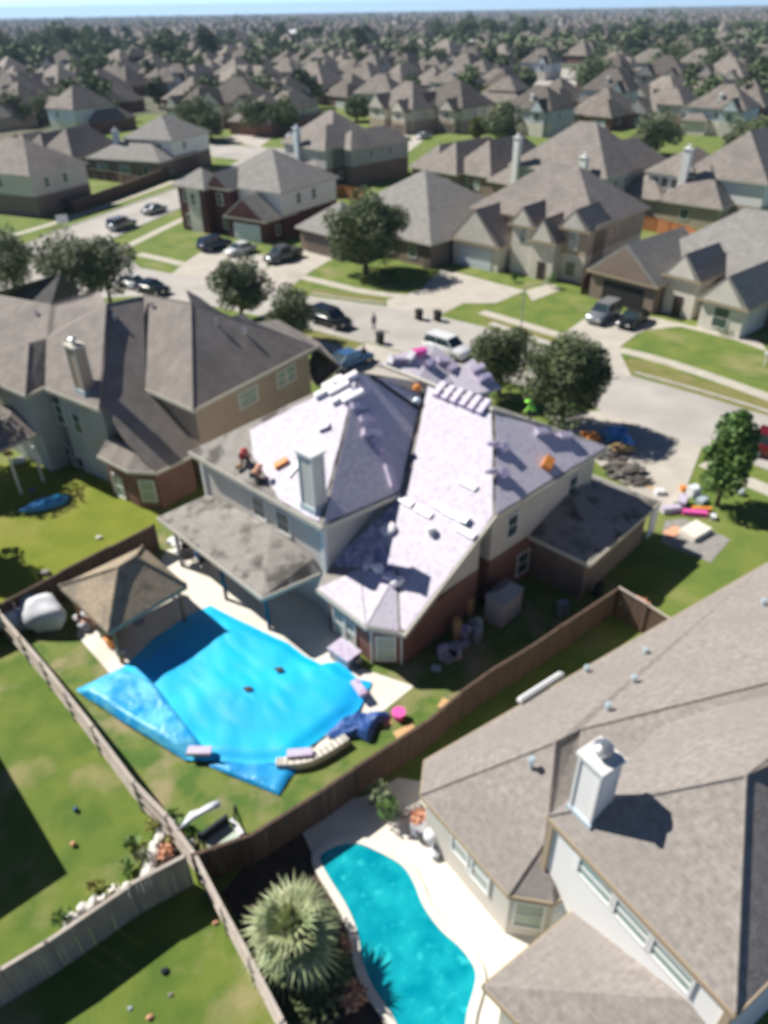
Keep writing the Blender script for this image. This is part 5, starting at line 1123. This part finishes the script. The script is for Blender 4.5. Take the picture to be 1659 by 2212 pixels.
house('house','house just off the left edge whose shadow falls on the corner lawn',(_c.x+14*math.cos(R(222)),_c.y+14*math.sin(R(222)),0),R(42),[(0,13.5,.45,13,6.1,.7,'hip')],wall='brick_tan',upper='siding_cream',roof='shingle',wins=[('r',13.5,4,4.8,.9,1.3),('r',13.5,9,1.6,.9,1.4),('f',6,.45,4.8,.9,1.3)])
# second row
H('two-storey grey-sided house with white chimney behind the maroon house',(720,402),0,14,-46,
  [(0,14,0,13,6.2,.75,'hip'),(6.5,14,-1.5,8,6.2,.8,'hip'),(0,13,-3.2,4,3.0,.4,'hip'),(10,16,3,18,6.0,.75,'hip')],wall='brick_brown',upper='siding_grey',roof='shingle',
  wins=[('f',3.2,0,4.8,.8,1.1),('f',4.6,0,4.8,.8,1.1),('r',14,2,1.6,.9,1.3),('r',16,8,4.8,.9,1.2),('r',16,13,4.8,.9,1.2)],chim=[(6.6,-1.9,1.1,.9,0,9.2,'siding_blue'),(-.5,2,.8,1.2,0,7.0,'siding_blue')])
H('brown-roofed bungalow with folded steep roofs behind the grey bungalow',(1040,430),0,18,-48,
  [(0,7,1,14,3.0,.9,'hip'),(4,12,0,17,3.2,.95,'hip'),(9,18,2,20,3.2,.95,'hip')],wall='brick_brown',roof='shingle',wins=[('f',10,0,1.6,1.2,1.5,'glass_pale'),('f',12.5,2,1.6,1.2,1.5,'glass_pale'),('f',15,2,1.6,1.2,1.5,'glass_pale'),('r',18,8,1.6,1,1.3)])
H('big two-storey house with two white chimneys behind the stone house',(1295,480),0,17,-46,
  [(0,17,0,14,6.2,.8,'hip'),(-5,6,1,12,3.1,.8,'hip'),(9,17,6,18,6.2,.8,'hip')],wall='brick_brown',upper='siding_grey',roof='shingle',
  wins=[('f',5.5,0,4.8,3.0,1.2),('r',17,3,4.8,.8,1.4),('r',17,6,4.8,.8,1.4),('r',17,11,4.8,.8,1.4),('f',13,0,4.8,.9,1.2)],chim=[(1.2,-.6,1.0,.9,0,10.2,'siding_white'),(13.4,-.6,1.1,.9,0,8.6,'siding_white')])
H('white-walled two-storey house with tall white chimney and folded brown roofs at right',(1545,500),0,17,-44,
  [(0,8,0,9,3.1,.6,'hip'),(4,11,3,14,6.2,.7,'hip'),(8,17,0,12,3.1,.9,'hip'),(9,21,4,22,6.2,.85,'hip')],wall='brick_tan',upper='siding_white',roof='shingle',
  wins=[('f',5.3,3,4.9,.9,1.2),('f',6.8,3,4.9,.9,1.2),('f',8.3,3,4.9,.9,1.2),('f',3,0,1.6,1.2,1.3),('f',12,0,1.6,1.2,1.3)],chim=[(9.8,2.4,1.1,.9,0,9.8,'siding_white')])
H('pale-roofed house with white upper storey beside the side street fence at upper left',(350,388),0,17,-22,
  [(0,17,0,13,3.1,.5,'hip'),(6,17,5,18,6.2,.62,'hip')],wall='brick_brown',upper='siding_white',roof='shingle_grey',wins=[('f',3,0,1.5,2.4,1.4,'glass_pale'),('f',8.5,0,1.5,2.4,1.4,'glass_pale'),('f',13.5,0,1.5,1.2,1.6),('r',17,9,4.9,.9,1.3),('f',9,5,4.9,.9,1.2),('f',14,5,4.9,.9,1.2)],chim=[(4.4,4.2,1.1,.9,2,7.6,'siding_blue')])
H('brown house with twin sunlit hips left of the pale-roofed house',(150,385),0,18,-24,
  [(0,8,0,13,3.1,.85,'hip'),(5,12,1,15,3.1,1.0,'hip'),(9,18,2,17,3.2,.95,'hip')],wall='brick_red',roof='shingle',wins=[('f',11,1,1.6,1.4,1.4),('f',15,2,1.6,1.4,1.4),('r',18,8,1.6,1,1.3)],chim=[(2,4,.8,.8,3,6.5,'siding_tan')])
H('cream-sided two-storey house cut by the left edge above the fenced lawn',(88,470),0,16,-25,
  [(0,16,0,12,6.2,.65,'hip')],wall='brick_brown',upper='siding_cream',roof='shingle',wins=[('r',16,3,4.8,.9,1.3),('r',16,7,4.8,.9,1.3),('f',9,0,4.8,.9,1.3)])
# third and fourth rows, back towards the trees
ROW3=[((430,265),0,15,-40,0,'tan-roofed house left of centre behind the dark street trees'),((500,235),0,16,-45,1,'large light hip-roofed house behind the paired street trees'),((760,235),0,16,-45,2,'house with orange garden wall behind the two-storey grey house'),((980,290),0,15,-45,1,'house with arched blue-grey gables behind the brown bungalow'),((1190,300),0,16,-44,3,'house with pale stone entrance gable right of the arched gables'),((1080,200),0,16,-40,0,'house with bright triangular hip in the third row'),((870,225),0,16,-42,4,'grey hipped house above the brown bungalow'),((1330,285),0,16,-44,2,'house with long low dormer in the third row'),((1470,280),0,16,-42,0,'house with dark dormer window strip at right'),((1600,300),0,15,-40,3,'house with white garden room at right'),((1590,210),0,16,-42,1,'house with bright cream chimney and terrace at upper right'),((1350,220),0,17,-42,4,'broad pale hip roof in the middle of the upper right'),((700,200),0,15,-42,3,'house with pale gable left of the white warehouse'),((320,190),0,15,-38,0,'brown gabled house below the left treeline'),((120,220),0,15,-35,1,'two-gabled house behind the left hedge trees'),((230,250),0,15,-35,2,'house with skylit dormer behind the left hedge trees'),((30,200),0,15,-35,4,'hipped house at the left edge in the fourth row'),((620,150),0,15,-40,2,'house with light roof right below the white warehouse'),((1210,250),0,14,-44,2,'low hip house beside the pale cul-de-sac'),((1660,260),0,16,-40,2,'house with glazed white porch at the right edge')]
def kind(k,full=True):
    if k==0: return dict(wings=[(0,15,3,15,3.1,.85,'hip'),(0,6.5,0,6,3.0,.9,'gv'),(8,15,1,13,5.4,.85,'hip')],wall='brick_brown',upper='siding_grey',roof='shingle_far',wins=[('f',11,1,4.3,1.2,1.1),('r',15,6,4.3,.9,1.1),('f',9,1,1.6,1,1.3)],gar=(3.2,0,4.6,'garage_white'))
    if k==1: return dict(wings=[(0,16,2,15,5.8,.8,'hip'),(1,7,0,6,5.6,.95,'gv'),(10,15,0,6,5.2,.9,'gv')],wall='brick_tan',upper='siding_cream',roof='shingle_far',wins=[('f',4,0,4.5,1,1.3),('f',12.5,0,4.2,1,1.3),('r',16,7,4.5,.9,1.2),('r',16,11,4.5,.9,1.2)],gar=(12.5,0,4,'garage_brown'))
    if k==2: return dict(wings=[(0,14,2,17,3.1,.8,'hip'),(7,14,0,10,3.1,.9,'hip')],wall='brick_red',upper=None,roof='shingle_far',wins=[('f',3,2,1.6,1.2,1.3),('r',14,5,1.6,1,1.2)],gar=(10.5,0,4.6,'garage_white'))
    if k==3: return dict(wings=[(0,14,2,13,5.8,.8,'hip'),(0,6,0,8,3.1,.7,'hip'),(9,13,.5,6,5.5,1.1,'gv')],wall='stone',upper='siding_blue',roof='shingle_far',wins=[('f',11,.5,4.3,1,1.4),('r',14,6,4.5,.9,1.2),('f',7.5,2,4.5,.9,1.2)],chim=[(7,4,.9,.9,5,8.6,'siding_white')])
    return dict(wings=[(0,16,0,14,3.1,.75,'hip'),(5,13,3,13,5.9,.8,'hip')],wall='brick_tan',upper='siding_blue',roof='shingle_far',wins=[('f',9,3,4.9,2,.9),('f',3,0,1.6,1.3,1.3),('r',16,6,1.6,1,1.3)])
occ=[]
def note(px,h=0):
    q=P(px[0],px[1],0); occ.append((q.x-2,q.y+8))
for px in ((583,528),(870,600),(1233,625),(1592,733),(720,402),(1040,430),(1295,480),(1545,500),(350,388),(150,385),(88,470)): note(px)
for (px,h,W,a,k,l) in ROW3:
    kk=kind(k); w_=kk.pop('wings'); t=H(l,px,h,W,a,w_,fasc=False,**kk); occ.append((t.location.x+4,t.location.y+8))
# far rows ----------------------------------------------------------------
protos=[]
FARL=['distant brown brick house with folded dark roof among the crowded far rows','distant tan two-storey house with paired gables among the crowded far rows','distant low red brick house with hip roof among the crowded far rows','distant stone and blue-sided house with chimney among the crowded far rows','distant hip-roofed house with raised upper storey among the crowded far rows']
rnd=random.Random(11)
def vis(x,y,z=0):
    d=Vector((x,y,z))-CAM; zc=d.dot(cf)
    if zc<5: return None
    return IW/2+FPX*d.dot(cr)/zc, IH/2-FPX*d.dot(cu)/zc
cand=[]
for i in range(-40,60):
    for j in range(0,60):
        a=R(-38+6*math.sin(j*.35+i*.05)); u=i*17.5+rnd.uniform(-1.5,1.5)+ (j//2)*5; v=j*27+(j//2)*14
        x=u*math.cos(R(-20))-v*math.sin(R(-20))*.55-90; y=150+u*math.sin(R(-20))*.6+v*.93
        pr=vis(x,y)
        if pr is None or not(-70<pr[0]<IW+70): continue
        if y<205 or y>900: continue
        if pr[1]>292: continue
        if min((x-ox)**2+(y-oy)**2 for ox,oy in occ)<17**2: continue
        if 1120<pr[0]<1275 and 135<pr[1]<222: continue
        if 440<y<560 and rnd.random()<.35 : continue
        if 560<y<760 and rnd.random()<.62: continue
        cand.append((y,x,a))
cand.sort(); nfar=0; protoT={}
for (y,x,a) in cand[:270]:
    k=rnd.choice([0,1,2,3,4,0,2])
    far=y>360
    key=(k,far)
    if key not in protoT:
        kk=kind(k); w_=kk.pop('wings')
        if far: kk['wins']=kk['wins'][:2]; kk.pop('gar',None)
        t=house('house',FARL[k]+(', towards the treeline' if far else ''),(x,y,0),a,w_,fasc=False,group=('far ' if far else 'middle-distance ')+['brown brick','tan two-storey','low red brick','stone and blue-sided','raised hip-roofed'][k]+' houses',**kk); protoT[key]=t
    else:
        t=copy_tree(protoT[key]); t.location=(x,y,0)
    t.rotation_euler=(0,0,a+rnd.choice([0,0,0,math.pi/2,math.pi,-math.pi/2,R(15),R(-15)])); s=rnd.uniform(.9,1.1); t.scale=(s,s,s*rnd.uniform(.95,1.1)); nfar+=1; occ.append((x,y))
# the rest of the suburbs, too far to tell apart
for nm,mt,cnt,y0,y1,z in (('distant_roofs','shingle_far',3400,880,5200,0),('distant_walls','siding_cream',0,0,0,0)):
    if not cnt: continue
    m=MB(); wm=MB(); r2=random.Random(5)
    for i in range(cnt):
        y=y0+(y1-y0)*r2.random()**1.3; x=r2.uniform(-.62,.62)*y; a=r2.uniform(0,3.14); w_=r2.uniform(6,9);d=r2.uniform(5,8); h=r2.choice([3,3,5.8]); ca,sa=math.cos(a),math.sin(a)
        vs=[(x+ca*p_*w_-sa*q_*d,y+sa*p_*w_+ca*q_*d,h) for p_,q_ in((-1,-1),(1,-1),(1,1),(-1,1))]; vs+=[(x-ca*(w_-d*.8),y-sa*(w_-d*.8),h+d*.85),(x+ca*(w_-d*.8),y+sa*(w_-d*.8),h+d*.85)]
        m.add(vs,[(0,1,5,4),(2,3,4,5),(1,2,5),(3,0,4)]); wm.box((x,y,h/2),(w_*1.9,d*1.9,h),rz=a)
    m.open=True; tag(m.build('distant_roofs','shingle_far'),'countless tiny roofs fading into the haze below the horizon','roofs',kind='stuff')
    tag(wm.build('distant_walls','siding_cream'),'countless tiny pale walls under the far roofs','walls',kind='stuff')
# white warehouses
def shedbig(px,W,D,Hh,label):
    p=P(px[0],px[1],0); t=thing('warehouse',label,'warehouse',(p.x,p.y,0),R(-20),world=False); m=MB(); m.box((0,0,Hh/2),(W,D,Hh)); m.build('wall','siding_white',t); m=MB(); m.add([(-W/2-.5,-D/2-.5,Hh),(W/2+.5,-D/2-.5,Hh),(W/2+.5,D/2+.5,Hh),(-W/2-.5,D/2+.5,Hh),(-W/2,0,Hh+3),(W/2,0,Hh+3)],[(0,1,5,4),(2,3,4,5),(1,2,5),(3,0,4),(3,2,1,0)]); m.build('roof','white_paint',t)
shedbig((640,88),30,18,7,'large white-roofed warehouse in the trees left of centre'); shedbig((345,92),20,16,4,'low white-roofed shed in the left part of the far trees'); shedbig((1012,110),16,14,4,'white-roofed building right of centre before the treeline'); shedbig((995,85),9,9,6,'small white building in the far trees right of centre'); shedbig((232,105),10,8,3,'small white shed among the left far houses'); shedbig((850,38),30,20,8,'faint white building close to the horizon')
# mid and far trees -----------------------------------------------------------
for (x,y,r,rz,zc,mt,l) in ((425,300,5.2,4.2,4.8,'leaf_oak','dark street tree left of the pale back road'),(458,308,3.4,3.2,3.8,'leaf_oak','smaller dark tree touching the back road left end'),(560,292,4.6,4,4.6,'leaf_oak','left of the paired dark trees behind the back road lawn'),(612,292,5,4.4,4.8,'leaf_oak','right of the paired dark trees behind the back road lawn'),(30,275,6,4.6,5,'leaf_oak','broad dark tree at the left edge above the brown hips'),(120,268,6,4.4,5,'leaf_sage','olive tree second from the left edge in the hedge row'),(180,272,5,4,4.4,'leaf_sage','olive tree third from the left edge in the hedge row'),(235,275,5,3.6,4,'leaf_oak','dark tree at the right end of the left hedge row'),(770,262,5,3,3.4,'leaf_oak','green tree behind the two-storey grey house roof'),(1085,325,4.6,4.4,4.8,'leaf_sage','big grey-green tree above the stone house ridge'),(1030,305,2.4,2.2,3,'leaf_yellow','yellow-green tree by the far driveway'),(1415,335,5,4.2,4.8,'leaf_sage','grey-green tree right of the two-chimney house'),(1640,350,5,4.2,4.8,'leaf_oak','green tree at the right edge behind the white-walled house'),(1600,335,4,3.4,4,'leaf_sage','green tree left of the right edge tree behind the white-walled house'),(1130,205,5,4,5,'leaf_sage','tree left of the pale cul-de-sac'),(1275,195,6,5,6,'leaf_sage','tree right of the pale cul-de-sac'),(1480,150,11,7,7,'leaf_oak','broad tree mass above the upper right roofs'),(1440,165,9,6,7,'leaf_oak','tree left of the broad mass at upper right'),(845,262,3,2.6,3,'leaf_sage','small tree between roofs above the brown bungalow'),(1060,230,3.5,3,3.6,'leaf_yellow','olive tree beside the bright triangular hip')):
    dd=P(x,y,0).y; tree(x,y,0,r,rz,zc,mt,l,n=2600,ls=.55 if dd<300 else .9,lobes=16)
# far tree prototypes
tp_=[]
def far_proto(i,r,rz,zc):
    t=thing('tree','distant dark tree in the scattered woods before the horizon','tree',(0,0,0),0,'distant trees',world=False); rr=random.Random(i+50); m=MB(); crown(m,r,rz,zc,620,1.3,rr,10); m.build('crown','leaf_far',t); m=MB(); m.cyl((0,0,0),(0,0,zc),.35,.2,6); m.build('trunk','bark',t); return t
PR=[far_proto(0,5.5,5,6.5),far_proto(1,4.2,4,5),far_proto(2,6.5,5,7),far_proto(3,4,5,7)]; used=set(); rnd=random.Random(21); cnt=0
tries=0
while cnt<240 and tries<9000:
    tries+=1
    z=rnd.random()
    if z<.38: y=rnd.uniform(190,480)
    else: y=rnd.uniform(480,900)
    x=rnd.uniform(-.62,.62)*y; pr=vis(x,y)
    if pr is None or not(-40<pr[0]<IW+40) or pr[1]>262: continue
    if 1130<pr[0]<1265 and 140<pr[1]<222: continue
    if y<480 and min((x-ox)**2+(y-oy)**2 for ox,oy in occ)<8**2: continue
    if y>480 and noise.noise(Vector((x*.006,y*.006,3)))<-.12: continue
    i=rnd.randrange(4)
    if i not in used: t=PR[i]; used.add(i)
    else: t=copy_tree(PR[i])
    s=rnd.uniform(.7,1.25) if y<480 else rnd.uniform(.9,1.7)
    t.location=(x,y,0); t.rotation_euler=(0,0,rnd.random()*6.28); t.scale=(s,s,s*rnd.uniform(.85,1.15)); cnt+=1
m=MB(); r2=random.Random(9); 
for i in range(1500):
    y=500+4300*r2.random()**2.2; x=r2.uniform(-.62,.62)*y
    if y>1000 and (noise.noise(Vector((x*.002,y*.003,8)))<.02 or r2.random()<.35): continue
    s=r2.uniform(4,9)*(1 if y<1200 else 1.5)
    leaves(m,(x,y,s*.8),(s,s,s*.75),34,s*.55,r2,.6)
tag(m.build('far_woods','leaf_far'),'hazy belt of far woods below the horizon','woods',kind='stuff')
# ------------------------------------------------------------------ HAZE
m=MB(); m.box((0,5350,49),(13000,11300,100)); hz=m.build('haze','glass'); hz.data.materials.clear()
hm=bpy.data.materials.new('haze'); hm.use_nodes=True; t=hm.node_tree; t.nodes.clear(); o_=t.nodes.new('ShaderNodeOutputMaterial'); v_=t.nodes.new('ShaderNodeVolumePrincipled'); v_.inputs['Color'].default_value=(.55,.76,1.0,1); v_.inputs['Density'].default_value=.00013; v_.inputs['Anisotropy'].default_value=0.0
t.links.new(v_.outputs[0],o_.inputs['Volume']); hz.data.materials.append(hm); hz['kind']='stuff'; hz['label']='thin pale blue air haze over the far suburbs'; hz['category']='haze'
